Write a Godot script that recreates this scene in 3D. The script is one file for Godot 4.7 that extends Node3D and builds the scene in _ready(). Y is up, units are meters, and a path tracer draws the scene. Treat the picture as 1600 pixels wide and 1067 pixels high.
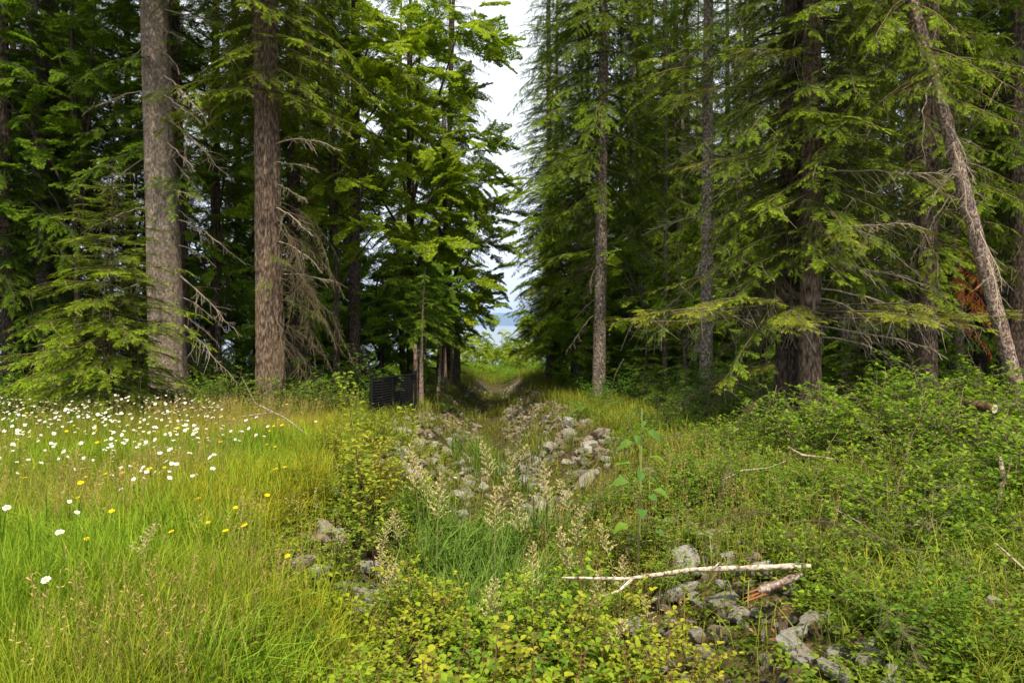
extends Node3D
# A rock-lined ditch that runs from a daisy meadow between two stands of conifers down to the sea.

var rng := RandomNumberGenerator.new()
var used := {}
var said := {}
var noise_a := FastNoiseLite.new()
var noise_b := FastNoiseLite.new()
var noise_p := FastNoiseLite.new()
var M := {}
var P := {}

# ------------------------------------------------------------------ mesh collector
class MB:
	var v := PackedVector3Array()
	var c := PackedColorArray()
	var n := PackedVector3Array()
	var uv := PackedVector2Array()
	var ix := PackedInt32Array()

	func tri(a: Vector3, b: Vector3, d: Vector3, col: Color) -> void:
		var k := v.size()
		v.append(a); v.append(b); v.append(d)
		c.append(col); c.append(col); c.append(col)
		ix.append(k); ix.append(k + 1); ix.append(k + 2)

	func quad(a: Vector3, b: Vector3, d: Vector3, e: Vector3, col: Color) -> void:
		var k := v.size()
		v.append(a); v.append(b); v.append(d); v.append(e)
		c.append(col); c.append(col); c.append(col); c.append(col)
		ix.append(k); ix.append(k + 1); ix.append(k + 2)
		ix.append(k); ix.append(k + 2); ix.append(k + 3)

	func box(o: Vector3, s: Vector3, col: Color, turn := Basis()) -> void:
		var p := []
		for i in 8:
			p.append(o + turn * Vector3(s.x * (0.5 if i & 1 else -0.5), s.y * (0.5 if i & 2 else -0.5), s.z * (0.5 if i & 4 else -0.5)))
		quad(p[0], p[2], p[3], p[1], col); quad(p[4], p[5], p[7], p[6], col)
		quad(p[0], p[4], p[6], p[2], col); quad(p[1], p[3], p[7], p[5], col)
		quad(p[0], p[1], p[5], p[4], col); quad(p[2], p[6], p[7], p[3], col)

	# a thin tapered tube along points, with no caps but a pointed end
	func tube(pts: PackedVector3Array, r0: float, r1: float, sides: int, c0: Color, c1: Color) -> void:
		var m := pts.size()
		var base := v.size()
		for i in m:
			var f := float(i) / (m - 1)
			var dir := (pts[mini(i + 1, m - 1)] - pts[maxi(i - 1, 0)]).normalized()
			var s := dir.cross(Vector3.UP)
			if s.length() < 0.05:
				s = dir.cross(Vector3.RIGHT)
			s = s.normalized()
			var u := s.cross(dir).normalized()
			var r := lerpf(r0, r1, f)
			var col := c0.lerp(c1, f)
			for k in sides:
				var a := TAU * k / sides
				v.append(pts[i] + (s * cos(a) + u * sin(a)) * r)
				c.append(col)
		for i in m - 1:
			for k in sides:
				var q := base + i * sides + k
				var w := base + i * sides + (k + 1) % sides
				ix.append(q); ix.append(q + sides); ix.append(w)
				ix.append(w); ix.append(q + sides); ix.append(w + sides)

	# a pointed leaf with a folded midrib: dir along the leaf, up its normal
	func leaf(p: Vector3, dir: Vector3, up: Vector3, L: float, w: float, col: Color, fold := 0.18, bend := 0.15) -> void:
		var s := dir.cross(up).normalized() * w * 0.5
		var lift := up * (w * fold)
		var m1 := p + dir * (L * 0.36) + lift * 0.2
		var m2 := p + dir * (L * 0.7) - up * (L * bend * 0.4)
		var t := p + dir * L - up * (L * bend)
		var k := v.size()
		v.append(p); v.append(m1 + s + lift); v.append(m2 + s * 0.72 + lift); v.append(t); v.append(m2 - s * 0.72 + lift); v.append(m1 - s + lift); v.append(m1); v.append(m2)
		for i in 8:
			c.append(col)
		for q in [0, 1, 6, 1, 2, 6, 6, 2, 7, 2, 3, 7, 0, 6, 5, 6, 4, 5, 6, 7, 4, 7, 3, 4]:
			ix.append(k + q)

	# the same with four faces only
	func leaf4(p: Vector3, dir: Vector3, up: Vector3, L: float, w: float, col: Color, fold := 0.2) -> void:
		var s := dir.cross(up).normalized() * w * 0.5
		var m := p + dir * (L * 0.45)
		var k := v.size()
		v.append(p); v.append(m + s + up * w * fold); v.append(p + dir * L - up * L * 0.12); v.append(m - s + up * w * fold); v.append(m)
		for i in 5:
			c.append(col)
		for q in [0, 1, 4, 1, 2, 4, 0, 4, 3, 4, 2, 3]:
			ix.append(k + q)

	func mesh(mat: Material) -> ArrayMesh:
		var a := []
		a.resize(Mesh.ARRAY_MAX)
		a[Mesh.ARRAY_VERTEX] = v
		a[Mesh.ARRAY_INDEX] = ix
		if c.size() == v.size():
			a[Mesh.ARRAY_COLOR] = c
		if n.size() == v.size():
			a[Mesh.ARRAY_NORMAL] = n
		if uv.size() == v.size():
			a[Mesh.ARRAY_TEX_UV] = uv
		var m := ArrayMesh.new()
		m.add_surface_from_arrays(Mesh.PRIMITIVE_TRIANGLES, a)
		m.surface_set_material(0, mat)
		return m

# ------------------------------------------------------------------ naming
func numbered(s: String) -> String:
	var k: int = used.get(s, 0)
	used[s] = k + 1
	return s if k == 0 else "%s_%03d" % [s, k]

func tag(o: Node3D, label: String, category: String, group := "", kind := "") -> Node3D:
	if label: o.set_meta("label", label)
	if category: o.set_meta("category", category)
	if group: o.set_meta("group", group)
	if kind: o.set_meta("kind", kind)
	return o

func thing(called: String, label: String, category: String, at := Vector3.ZERO, group := "") -> Node3D:
	var o := Node3D.new()
	o.name = numbered(called)
	add_child(o)
	o.position = at
	tag(o, label, category, group)
	return o

func part(called: String, m: Mesh, parent: Node3D, at := Vector3.ZERO, kind := "") -> MeshInstance3D:
	var o := MeshInstance3D.new()
	o.name = called
	o.mesh = m
	o.position = at
	parent.add_child(o, true)
	if kind: o.set_meta("kind", kind)
	return o

func single(called: String, m: Mesh, label: String, category: String, at := Vector3.ZERO, group := "", kind := "") -> MeshInstance3D:
	var o := MeshInstance3D.new()
	o.name = numbered(called)
	o.mesh = m
	o.position = at
	add_child(o)
	tag(o, label, category, group, kind)
	return o

func many(called: String, m: Mesh, where: Array, tints: Array, parent: Node3D, kind := "") -> MultiMeshInstance3D:
	var mm := MultiMesh.new()
	mm.transform_format = MultiMesh.TRANSFORM_3D
	mm.use_colors = true
	mm.mesh = m
	mm.instance_count = where.size()
	for i in where.size():
		mm.set_instance_transform(i, where[i])
		mm.set_instance_color(i, tints[i])
	var o := MultiMeshInstance3D.new()
	o.name = numbered(called) if parent == self else called
	o.multimesh = mm
	parent.add_child(o, true)
	if kind: o.set_meta("kind", kind)
	return o

# ------------------------------------------------------------------ small helpers
func R(a: float, b: float) -> float:
	return rng.randf_range(a, b)

func tone(c: Color, f: float) -> Color:
	return Color(c.r * f, c.g * f, c.b * f)

func hdir(a: float) -> Vector3:
	return Vector3(cos(a), 0, -sin(a))

# ground height: meadow level by the camera, falling gently, a ditch down the middle, then a steep drop to the sea
func ditch_x(d: float) -> float:
	return lerpf(0.05, -0.6, clampf((d - 3.0) / 17.0, 0, 1)) - 0.012 * maxf(0, d - 20)

func ground(x: float, z: float) -> float:
	var d := -z
	var y := -0.045 * clampf(d - 9.0, 0, 50)
	if d > 59.0:
		y -= 0.34 * (d - 59.0)
	y = maxf(y, -46.0)
	var fade := clampf((52.0 - d) / 10.0, 0, 1) * clampf((d + 1.0) / 2.5, 0, 1)
	if fade > 0.0:
		var u := absf(x - ditch_x(d)) / 1.75
		y -= 0.85 * (1.0 - smoothstep(0.12, 1.0, u)) * fade
	y += 0.22 * smoothstep(1.6, 4.5, x) * clampf((14.0 - d) / 6.0, 0, 1)
	if d < 70.0:
		y += 0.07 * noise_a.get_noise_2d(x, z)
	return y

func gp(x: float, z: float) -> Vector3:
	return Vector3(x, ground(x, z), z)

# a label that names the nearest landmark and the side of it
var landmarks := []
func by_landmark(what: String, p: Vector3) -> String:
	var order := []
	for l in landmarks:
		order.append([Vector2(l[0] - p.x, l[1] - p.z).length(), l])
	order.sort_custom(func(a, b): return a[0] < b[0])
	for k in order.size():
		var l: Array = order[k][1]
		var dx: float = p.x - l[0]
		var dz: float = p.z - l[1]
		var near: float = order[k][0]
		var step := "" if near < 0.8 else ("a step " if near < 2.0 else "well ")
		var side := ""
		if absf(dx) > absf(dz) * 1.6:
			side = "right of" if dx > 0 else "left of"
		elif absf(dz) > absf(dx) * 1.6:
			side = "in front of" if dz > 0 else "behind"
		else:
			side = ("in front and " if dz > 0 else "behind and ") + ("right of" if dx > 0 else "left of")
		var s := "%s %s%s %s" % [what, step, side, l[2]]
		if not said.has(s) and s.split(" ").size() <= 16:
			said[s] = true
			return s
	return what

# ------------------------------------------------------------------ textures and materials
func noise_tex(seed_: int, freq: float, octaves: int, cols: Array, offs: Array, size := 512, type := FastNoiseLite.TYPE_SIMPLEX_SMOOTH, fractal := FastNoiseLite.FRACTAL_FBM, normal := false) -> NoiseTexture2D:
	var f := FastNoiseLite.new()
	f.seed = seed_
	f.noise_type = type
	f.frequency = freq
	f.fractal_type = fractal
	f.fractal_octaves = octaves
	var t := NoiseTexture2D.new()
	t.width = size
	t.height = size
	t.seamless = true
	t.noise = f
	if normal:
		t.as_normal_map = true
		t.bump_strength = 8.0
	elif cols.size():
		var g := Gradient.new()
		g.offsets = PackedFloat32Array(offs)
		g.colors = PackedColorArray(cols)
		t.color_ramp = g
	return t

func s8(r: int, g: int, b: int) -> Color:
	return Color8(r, g, b)

func leafy(rough: float, back: float, spec := 0.35) -> StandardMaterial3D:
	var m := StandardMaterial3D.new()
	m.vertex_color_use_as_albedo = true
	m.roughness = rough
	m.metallic_specular = spec
	m.cull_mode = BaseMaterial3D.CULL_DISABLED
	if back > 0:
		m.backlight_enabled = true
		m.backlight = Color(back * 0.95, back, back * 0.5).linear_to_srgb()
	return m

func surface(cols: Array, offs: Array, seed_: int, freq: float, scale: Vector3, rough: float, relief: float, rfreq: float) -> StandardMaterial3D:
	var m := StandardMaterial3D.new()
	m.albedo_texture = noise_tex(seed_, freq, 5, cols, offs)
	m.roughness = rough
	m.metallic_specular = 0.3
	m.uv1_triplanar = true
	m.uv1_scale = scale
	m.vertex_color_use_as_albedo = true
	if relief > 0:
		m.heightmap_enabled = true
		m.heightmap_texture = noise_tex(seed_ + 7, rfreq, 5, [], [])
		m.heightmap_scale = relief
	return m

func make_materials() -> void:
	M.needle = leafy(0.75, 0.45, 0.15)
	M.leaf = leafy(0.55, 0.95, 0.2)
	M.grass = leafy(0.6, 0.6, 0.18)
	M.dry = leafy(0.8, 0.25, 0.2)
	M.twig = leafy(0.9, 0.0, 0.2)
	# bark: pale lichened, furrowed grey-brown, dark brown, flaky reddish grey
	M.bark_pale = surface([s8(92, 78, 66), s8(118, 104, 91), s8(138, 125, 111), s8(178, 172, 158)], [0.15, 0.42, 0.66, 0.92], 11, 0.022, Vector3(1.6, 0.8, 1.6), 0.9, 1.2, 0.05)
	M.bark_furrow = surface([s8(54, 41, 34), s8(98, 79, 66), s8(126, 108, 93), s8(156, 140, 124)], [0.15, 0.42, 0.62, 0.85], 21, 0.02, Vector3(2.2, 0.6, 2.2), 0.92, 1.0, 0.05)
	M.bark_dark = surface([s8(40, 32, 27), s8(66, 54, 46), s8(90, 76, 66), s8(112, 100, 88)], [0.15, 0.45, 0.65, 0.9], 31, 0.02, Vector3(2.0, 0.7, 2.0), 0.92, 1.0, 0.05)
	M.bark_flaky = surface([s8(78, 54, 46), s8(120, 96, 86), s8(146, 128, 118), s8(196, 188, 180)], [0.2, 0.44, 0.6, 0.8], 41, 0.03, Vector3(1.8, 1.1, 1.8), 0.9, 1.2, 0.06)
	M.bark_grey = surface([s8(70, 60, 52), s8(108, 96, 84), s8(136, 124, 112), s8(176, 170, 158)], [0.2, 0.45, 0.62, 0.85], 51, 0.022, Vector3(1.6, 1.0, 1.6), 0.92, 1.0, 0.05)
	# stones
	var stone_cols := [[s8(104, 96, 90), s8(142, 133, 126), s8(166, 158, 151), s8(190, 184, 178)], [s8(98, 82, 74), s8(138, 120, 110), s8(162, 146, 136), s8(184, 171, 162)], [s8(78, 74, 64), s8(110, 105, 95), s8(134, 130, 119), s8(158, 155, 144)], [s8(116, 108, 102), s8(152, 146, 140), s8(178, 173, 168), s8(204, 201, 197)]]
	for i in 4:
		M["stone%d" % i] = surface(stone_cols[i], [0.18, 0.42, 0.62, 0.85], 61 + i * 3, 0.035, Vector3(2.6, 2.6, 2.6), 0.9, 0.6, 0.07)
	# bare ground
	M.soil = surface([s8(44, 38, 20), s8(66, 58, 30), s8(76, 70, 36), s8(104, 88, 60)], [0.2, 0.45, 0.6, 0.85], 91, 0.02, Vector3(0.5, 0.5, 0.5), 0.95, 3.0, 0.05)
	M.soil.uv1_world_triplanar = true
	M.wood_pale = surface([s8(92, 76, 60), s8(170, 156, 138), s8(208, 199, 184), s8(226, 221, 210)], [0.3, 0.4, 0.58, 0.85], 101, 0.02, Vector3(2.3, 3.1, 2.7), 0.85, 0.4, 0.07)
	M.black_net = leafy(0.75, 0.0, 0.3)
	M.water = StandardMaterial3D.new()
	M.water.albedo_color = Color(0.42, 0.47, 0.52)
	M.water.roughness = 0.3
	M.water.normal_enabled = true
	M.water.normal_texture = noise_tex(120, 0.03, 4, [], [], 512, FastNoiseLite.TYPE_SIMPLEX_SMOOTH, FastNoiseLite.FRACTAL_FBM, true)
	M.water.normal_scale = 0.4
	M.water.uv1_triplanar = true
	M.water.uv1_world_triplanar = true
	M.water.uv1_scale = Vector3(0.05, 0.05, 0.05)
	M.hill = StandardMaterial3D.new()
	M.hill.albedo_color = Color(0.09, 0.13, 0.17).linear_to_srgb()
	M.hill.roughness = 1.0

# ------------------------------------------------------------------ branch prototypes (they grow along +x)
func needles(mb: MB, a: Vector3, b: Vector3, up: Vector3, nl: float, nw: float, st: float, c0: Color, c1: Color, hang := 0.0) -> void:
	var dir := b - a
	var L := dir.length()
	if L < 0.001: return
	dir /= L
	var s := dir.cross(up).normalized()
	var cnt := int(L / st)
	for i in cnt + 1:
		var f := float(i) / (cnt + 1)
		var p := a + dir * (L * f)
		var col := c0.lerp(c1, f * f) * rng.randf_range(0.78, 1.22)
		for q: float in [-1.0, 1.0]:
			var nd := (dir * R(0.35, 0.7) + s * q * R(0.7, 1.0) + up * R(-0.12, 0.4) - Vector3(0, hang, 0)).normalized()
			var w := dir * nw * 0.5
			mb.tri(p - w, p + w, p + nd * nl * R(0.8, 1.15), col)
	# the tip
	mb.tri(b - s * nw * 0.6, b + s * nw * 0.6, b + dir * nl, c1)

func fir_branch(sd: int, L: float, sub: float, nl: float, nw: float, st: float, droop: float, spread: float, hang: float, cin: Color, ctip: Color, bare := 0.15) -> ArrayMesh:
	rng.seed = sd
	var mb := MB.new()
	var wood := Color(0.075, 0.055, 0.038)
	var axis := PackedVector3Array()
	var wob := R(-0.12, 0.12)
	var up_tip := R(0.0, 0.12)
	for i in 11:
		var t := i / 10.0
		axis.append(Vector3(L * t, L * (0.08 * t - droop * t * t + up_tip * t * t * t), L * wob * sin(t * 3.0) + R(-0.01, 0.01) * L))
	mb.tube(axis, 0.011 * L + 0.002, 0.002, 4, wood, wood * 1.3)
	var n := int(L * (1.0 - bare) / sub)
	for i in n:
		var t := bare + (1.0 - bare) * (i + R(-0.2, 0.2)) / n
		t = clampf(t, 0.02, 0.99)
		var fi := t * 10.0
		var k := mini(int(fi), 9)
		var p := axis[k].lerp(axis[k + 1], fi - k)
		var dir := (axis[k + 1] - axis[k]).normalized()
		var side := dir.cross(Vector3.UP).normalized()
		for q: float in [-1.0, 1.0]:
			if rng.randf() < 0.1: continue
			var len_ := spread * L * pow(1.0 - t, 0.75) * R(0.4, 1.15) * smoothstep(0.0, 0.3, t - bare + 0.12) + sub * 0.9
			var ang := R(0.65, 1.15)
			var td := (dir * cos(ang) + side * q * sin(ang) + Vector3(0, R(-0.14, 0.06) - hang * 0.35, 0)).normalized()
			var mid := p + td * len_ * 0.55
			var td2 := (td + Vector3(0, -0.18 - hang, 0) + dir * 0.25).normalized()
			var end := mid + td2 * len_ * 0.45
			mb.quad(p + Vector3(0, 0.002, 0), mid + Vector3(0, 0.0015, 0), mid - Vector3(0, 0.0015, 0), p - Vector3(0, 0.002, 0), wood)
			var f0 := 0.15 + 0.4 * t
			needles(mb, p + td * len_ * 0.08, mid, Vector3.UP, nl, nw, st, cin, cin.lerp(ctip, 0.25), hang)
			needles(mb, mid, end, Vector3.UP, nl, nw, st, cin.lerp(ctip, 0.2), ctip, hang)
			var ns := int(len_ / (sub * 0.9))
			for j in ns:
				var g := (j + 0.6) / (ns + 0.3)
				var sp := p.lerp(mid, g / 0.55) if g < 0.55 else mid.lerp(end, (g - 0.55) / 0.45)
				var sd_ := td.cross(Vector3.UP).normalized()
				var l2 := minf(len_ * (1.0 - g) * 0.62, sub * 2.4) * R(0.7, 1.1)
				if l2 < nl * 0.6 or rng.randf() < 0.22: continue
				for e: float in [-1.0, 1.0]:
					var d2: Vector3 = (td * 0.62 + sd_ * e * 0.75 + Vector3(0, R(-0.2, 0.05) - hang * 0.8, 0)).normalized()
					needles(mb, sp, sp + d2 * l2, Vector3.UP, nl, nw, st, cin.lerp(ctip, f0 * 0.4), ctip, hang)
	needles(mb, axis[7], axis[10], Vector3.UP, nl, nw, st, cin, ctip, hang)
	return mb.mesh(M.needle)

# an irregular conifer bough: a wavy limb with separate fronds of uneven length and tilt, gaps between them and bare twigs below
func bough_mesh(sd: int, L: float, fronds: int, fmin: float, fmax: float, twig: float, nl: float, nw: float, st: float, droop: float, hang: float, cin: Color, ctip: Color, bare: float, dead: int) -> ArrayMesh:
	rng.seed = sd
	var mb := MB.new()
	var wood := Color(0.1, 0.078, 0.056)
	var axis := PackedVector3Array()
	var w1 := R(-0.1, 0.1)
	var ph := R(0, 6)
	for i in 13:
		var t := i / 12.0
		axis.append(Vector3(L * t, L * (0.05 * t - droop * t * t + 0.025 * sin(ph + t * 7.0) * t), L * (w1 * sin(t * 3.0) + 0.03 * sin(ph * 2.0 + t * 9.0) * t)))
	mb.tube(axis, 0.009 * L + 0.002, 0.002, 4, wood, wood * 1.3)
	for i in fronds + 1:
		var t := bare + (1.0 - bare) * (i + R(0.0, 0.9)) / (fronds + 0.9)
		if i == fronds: t = 0.97
		var k := mini(int(t * 12.0), 11)
		var p := axis[k].lerp(axis[k + 1], t * 12.0 - k)
		var dir := (axis[k + 1] - axis[k]).normalized()
		var side := dir.cross(Vector3.UP).normalized() * (1.0 if (i % 2 == 0) != (rng.randf() < 0.2) else -1.0)
		var ang := R(0.45, 1.2) if i < fronds else 0.1
		var len_ := L * R(fmin, fmax) * (1.15 - 0.75 * t)
		var up := (Vector3.UP + side * R(-0.45, 0.45) + dir * R(-0.3, 0.3)).normalized()
		var fd := (dir * cos(ang) + side * sin(ang) + Vector3(0, R(-0.3, 0.15), 0)).normalized()
		var fade := R(0.7, 1.2)
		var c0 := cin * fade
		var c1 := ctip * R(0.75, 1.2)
		var pts := PackedVector3Array([p])
		var cur := fd
		var curl := side * R(-0.25, 0.25) + dir * R(0.0, 0.3)
		for j in 3:
			pts.append(pts[j] + cur * len_ / 3.0)
			cur = (cur + Vector3(0, -hang * R(0.6, 1.4), 0) + curl * 0.4).normalized()
		mb.tube(pts, 0.003 + 0.004 * len_, 0.0015, 3, wood, wood)
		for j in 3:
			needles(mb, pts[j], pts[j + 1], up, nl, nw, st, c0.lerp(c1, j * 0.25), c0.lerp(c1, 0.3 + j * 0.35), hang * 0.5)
		var nt := int(len_ / twig)
		for j in nt:
			var g := (j + R(0.3, 0.9)) / nt
			var q := mini(int(g * 3.0), 2)
			var sp := pts[q].lerp(pts[q + 1], g * 3.0 - q)
			var ld := (pts[q + 1] - pts[q]).normalized()
			var ls := ld.cross(up).normalized()
			for e: float in [-1.0, 1.0]:
				if rng.randf() < 0.18: continue
				var l2 := minf(twig * 2.6, len_ * 0.42 * (1.08 - g)) * R(0.55, 1.2)
				if l2 < nl * 0.5: continue
				var td := (ld * R(0.5, 0.9) + ls * e * R(0.6, 1.0) + Vector3(0, R(-0.25, 0.08) - hang, 0)).normalized()
				needles(mb, sp, sp + td * l2, up, nl, nw, st, c0.lerp(c1, 0.15), c1, hang * 0.6)
	for i in dead:
		var t := R(0.08, 0.85)
		var k := mini(int(t * 12.0), 11)
		var p := axis[k].lerp(axis[k + 1], t * 12.0 - k)
		var l := L * R(0.06, 0.2)
		var d := Vector3(R(-0.2, 0.7), R(-1.0, -0.1), R(-0.8, 0.8)).normalized()
		var pt := PackedVector3Array([p, p + d * l * 0.5, p + d * l + Vector3(R(-0.3, 0.3), -0.3, R(-0.3, 0.3)) * l])
		mb.tube(pt, 0.0028, 0.0012, 3, Color(0.26, 0.22, 0.17), Color(0.34, 0.29, 0.23))
		mb.tube(PackedVector3Array([pt[1], pt[1] + Vector3(R(-1, 1), R(-1, 0.1), R(-1, 1)) * l * 0.35]), 0.0018, 0.001, 3, Color(0.3, 0.25, 0.2), Color(0.34, 0.29, 0.23))
	return mb.mesh(M.needle)

func dead_branch(sd: int, L: float, droop: float, fine: float, col: Color, thick := 0.008) -> ArrayMesh:
	rng.seed = sd
	var mb := MB.new()
	var axis := PackedVector3Array()
	var y := 0.0
	var z := 0.0
	for i in 9:
		var t := i / 8.0
		axis.append(Vector3(L * t, -droop * L * t * t + y, z))
		y += R(-0.025, 0.025) * L
		z += R(-0.04, 0.04) * L
	mb.tube(axis, thick * L + 0.003, 0.0025, 5, col, col * 1.2)
	var n := int(L / fine)
	for i in n:
		var t := 0.2 + 0.78 * i / n
		var k := mini(int(t * 8.0), 7)
		var p := axis[k].lerp(axis[k + 1], t * 8.0 - k)
		var dir := (axis[k + 1] - axis[k]).normalized()
		var side := dir.cross(Vector3.UP).normalized() * (1.0 if rng.randf() < 0.5 else -1.0)
		var l := L * R(0.12, 0.42) * (1.1 - t)
		var d1 := (dir * R(0.3, 0.9) + side * R(0.3, 0.9) + Vector3(0, R(-0.7, 0.25), 0)).normalized()
		var pts := PackedVector3Array([p, p + d1 * l * 0.5, p + d1 * l + Vector3(R(-0.1, 0.1), R(-0.25, 0.02), R(-0.1, 0.1)) * l])
		mb.tube(pts, 0.0035, 0.0015, 3, col, col * 1.25)
		for j in 2:
			if rng.randf() < 0.35: continue
			var q := pts[1].lerp(pts[2], R(-0.6, 0.8))
			var d2 := (d1 + Vector3(R(-0.9, 0.9), R(-0.9, 0.2), R(-0.9, 0.9))).normalized()
			mb.tube(PackedVector3Array([q, q + d2 * l * R(0.2, 0.45)]), 0.0022, 0.0012, 3, col * 1.1, col * 1.3)
	return mb.mesh(M.twig)

# a spray of broad leaves held in flat layers
func leaf_spray(sd: int, L: float, ll: float, lw: float, gap: float, col: Color, col2: Color, lobes := false) -> ArrayMesh:
	rng.seed = sd
	var mb := MB.new()
	var wood := Color(0.07, 0.055, 0.04)
	var axis := PackedVector3Array()
	for i in 7:
		var t := i / 6.0
		axis.append(Vector3(L * t, L * (0.12 * t - 0.22 * t * t) + R(-0.01, 0.01), R(-0.03, 0.03) * L))
	mb.tube(axis, 0.008 * L, 0.002, 3, wood, wood)
	var n := int(L / gap)
	for i in n:
		var t := 0.15 + 0.85 * (i + 0.5) / n
		var k := mini(int(t * 6.0), 5)
		var p := axis[k].lerp(axis[k + 1], t * 6.0 - k)
		var dir := (axis[k + 1] - axis[k]).normalized()
		var side := dir.cross(Vector3.UP).normalized()
		for q: float in [-1.0, 1.0]:
			var tl := L * 0.5 * (1.05 - t) * R(0.6, 1.1)
			var td := (dir * 0.6 + side * q * 0.8 + Vector3(0, R(-0.2, 0.12), 0)).normalized()
			mb.tube(PackedVector3Array([p, p + td * tl]), 0.004, 0.0015, 3, wood, wood)
			var m := maxi(1, int(tl / (ll * 0.62)))
			for j in m + 1:
				var lp := p + td * tl * float(j + 0.4) / (m + 0.4)
				for e: float in [-1.0, 1.0]:
					var ld := (td * R(0.2, 0.9) + td.cross(Vector3.UP).normalized() * e * R(0.4, 1.0) + Vector3(0, R(-0.5, 0.1), 0)).normalized()
					var up := (Vector3.UP + Vector3(R(-0.8, 0.8), 0, R(-0.8, 0.8))).normalized()
					var cc := col.lerp(col2, rng.randf()) * R(0.75, 1.2)
					var sz := R(0.7, 1.15)
					if lobes:
						for lb: float in [-0.85, 0.0, 0.85]:
							var l3 := ld.rotated(up, lb)
							mb.leaf4(lp + ld * ll * 0.12, l3, up, ll * sz * (0.9 if lb == 0.0 else 0.72), lw * sz * 0.6, cc)
					else:
						mb.leaf4(lp, ld, up, ll * sz, lw * sz, cc)
	return mb.mesh(M.leaf)

# ------------------------------------------------------------------ shrubs and herbs
func shrub_meshes(sd: int, h: float, spread: float, stems: int, ll: float, lw: float, gap: float, col: Color, col2: Color, wood: Color, fine := true) -> Array:
	rng.seed = sd
	var lf := MB.new()
	var st := MB.new()
	for i in stems:
		var a := TAU * i / stems + R(-0.4, 0.4)
		var out := spread * sqrt(R(0.05, 1.0))
		var hh := h * R(0.6, 1.1) * (1.05 - 0.35 * out / spread)
		var p0 := Vector3(R(-0.05, 0.05), -0.05, R(-0.05, 0.05))
		var pts := PackedVector3Array()
		for k in 6:
			var t := k / 5.0
			pts.append(p0 + hdir(a) * out * pow(t, 1.2) + Vector3(R(-0.02, 0.02), hh * (1.25 * t - 0.25 * t * t), R(-0.02, 0.02)))
		st.tube(pts, 0.006, 0.002, 3, wood, wood * 1.3)
		var side_n := int(hh / (gap * 2.2)) + 2
		for j in side_n:
			var t := 0.22 + 0.78 * (j + 0.5) / side_n
			var k := mini(int(t * 5.0), 4)
			var p := pts[k].lerp(pts[k + 1], t * 5.0 - k)
			var ta := a + R(-2.2, 2.2)
			var tl := R(0.3, 1.0) * spread * 0.55 * (1.15 - 0.6 * t)
			var td := (hdir(ta) + Vector3(0, R(-0.1, 0.7), 0)).normalized()
			var e := p + td * tl + Vector3(0, -0.1 * tl, 0)
			st.tube(PackedVector3Array([p, e]), 0.0028, 0.0014, 3, wood * 1.1, wood * 1.4)
			var m := int(tl / gap) + 2
			for q in m:
				var lp := p.lerp(e, (q + 0.7) / m)
				var sgn := 1.0 if q % 2 == 0 else -1.0
				var ld := (td * R(0.15, 0.8) + td.cross(Vector3.UP).normalized() * sgn * R(0.5, 1.0) + Vector3(0, R(-0.35, 0.3), 0)).normalized()
				var up := (Vector3.UP * 1.2 + Vector3(R(-0.6, 0.6), 0, R(-0.6, 0.6))).normalized()
				var cc := col.lerp(col2, pow(rng.randf(), 1.3)) * R(0.78, 1.18)
				var sz := R(0.65, 1.2)
				if fine:
					lf.leaf(lp, ld, up, ll * sz, lw * sz, cc)
				else:
					lf.leaf4(lp, ld, up, ll * sz, lw * sz, cc)
			if fine:
				lf.leaf(e, (td + Vector3(0, 0.2, 0)).normalized(), Vector3.UP.rotated(Vector3.RIGHT, R(-0.5, 0.5)), ll, lw, col2)
	return [lf.mesh(M.leaf), st.mesh(M.twig)]

func put_shrub(called: String, kind: Array, at: Vector3, size: float, label: String, group: String, category := "shrub") -> Node3D:
	var o := thing(called, label, category, at, group)
	o.rotation.y = R(0, TAU)
	o.scale = Vector3(size, size * R(0.88, 1.12), size)
	part("foliage", kind[0], o)
	part("stems", kind[1], o)
	return o

func blades(sd: int, cnt: int, h: float, w: float, r: float, bend: float, c0: Color, c1: Color) -> ArrayMesh:
	rng.seed = sd
	var mb := MB.new()
	for i in cnt:
		var a := R(0, TAU)
		var p := hdir(R(0, TAU)) * r * sqrt(rng.randf())
		var d := hdir(a)
		var s := hdir(a + PI / 2 + R(-0.5, 0.5))
		var hh := h * R(0.55, 1.15)
		var b := bend * R(0.2, 1.4)
		var ww := w * R(0.7, 1.2) * 0.5
		var col := c0.lerp(c1, rng.randf()) * R(0.8, 1.15)
		var q := []
		for k in 4:
			var t := k / 3.0
			q.append(p + d * hh * b * t * t + Vector3(0, hh * (t - 0.35 * b * t * t * t), 0))
		mb.quad(q[0] - s * ww * 0.8, q[0] + s * ww * 0.8, q[1] + s * ww, q[1] - s * ww, col * 0.92)
		mb.quad(q[1] - s * ww, q[1] + s * ww, q[2] + s * ww * 0.75, q[2] - s * ww * 0.75, col)
		mb.tri(q[2] - s * ww * 0.75, q[2] + s * ww * 0.75, q[3], col * 1.06)
	return mb.mesh(M.grass)

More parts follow.
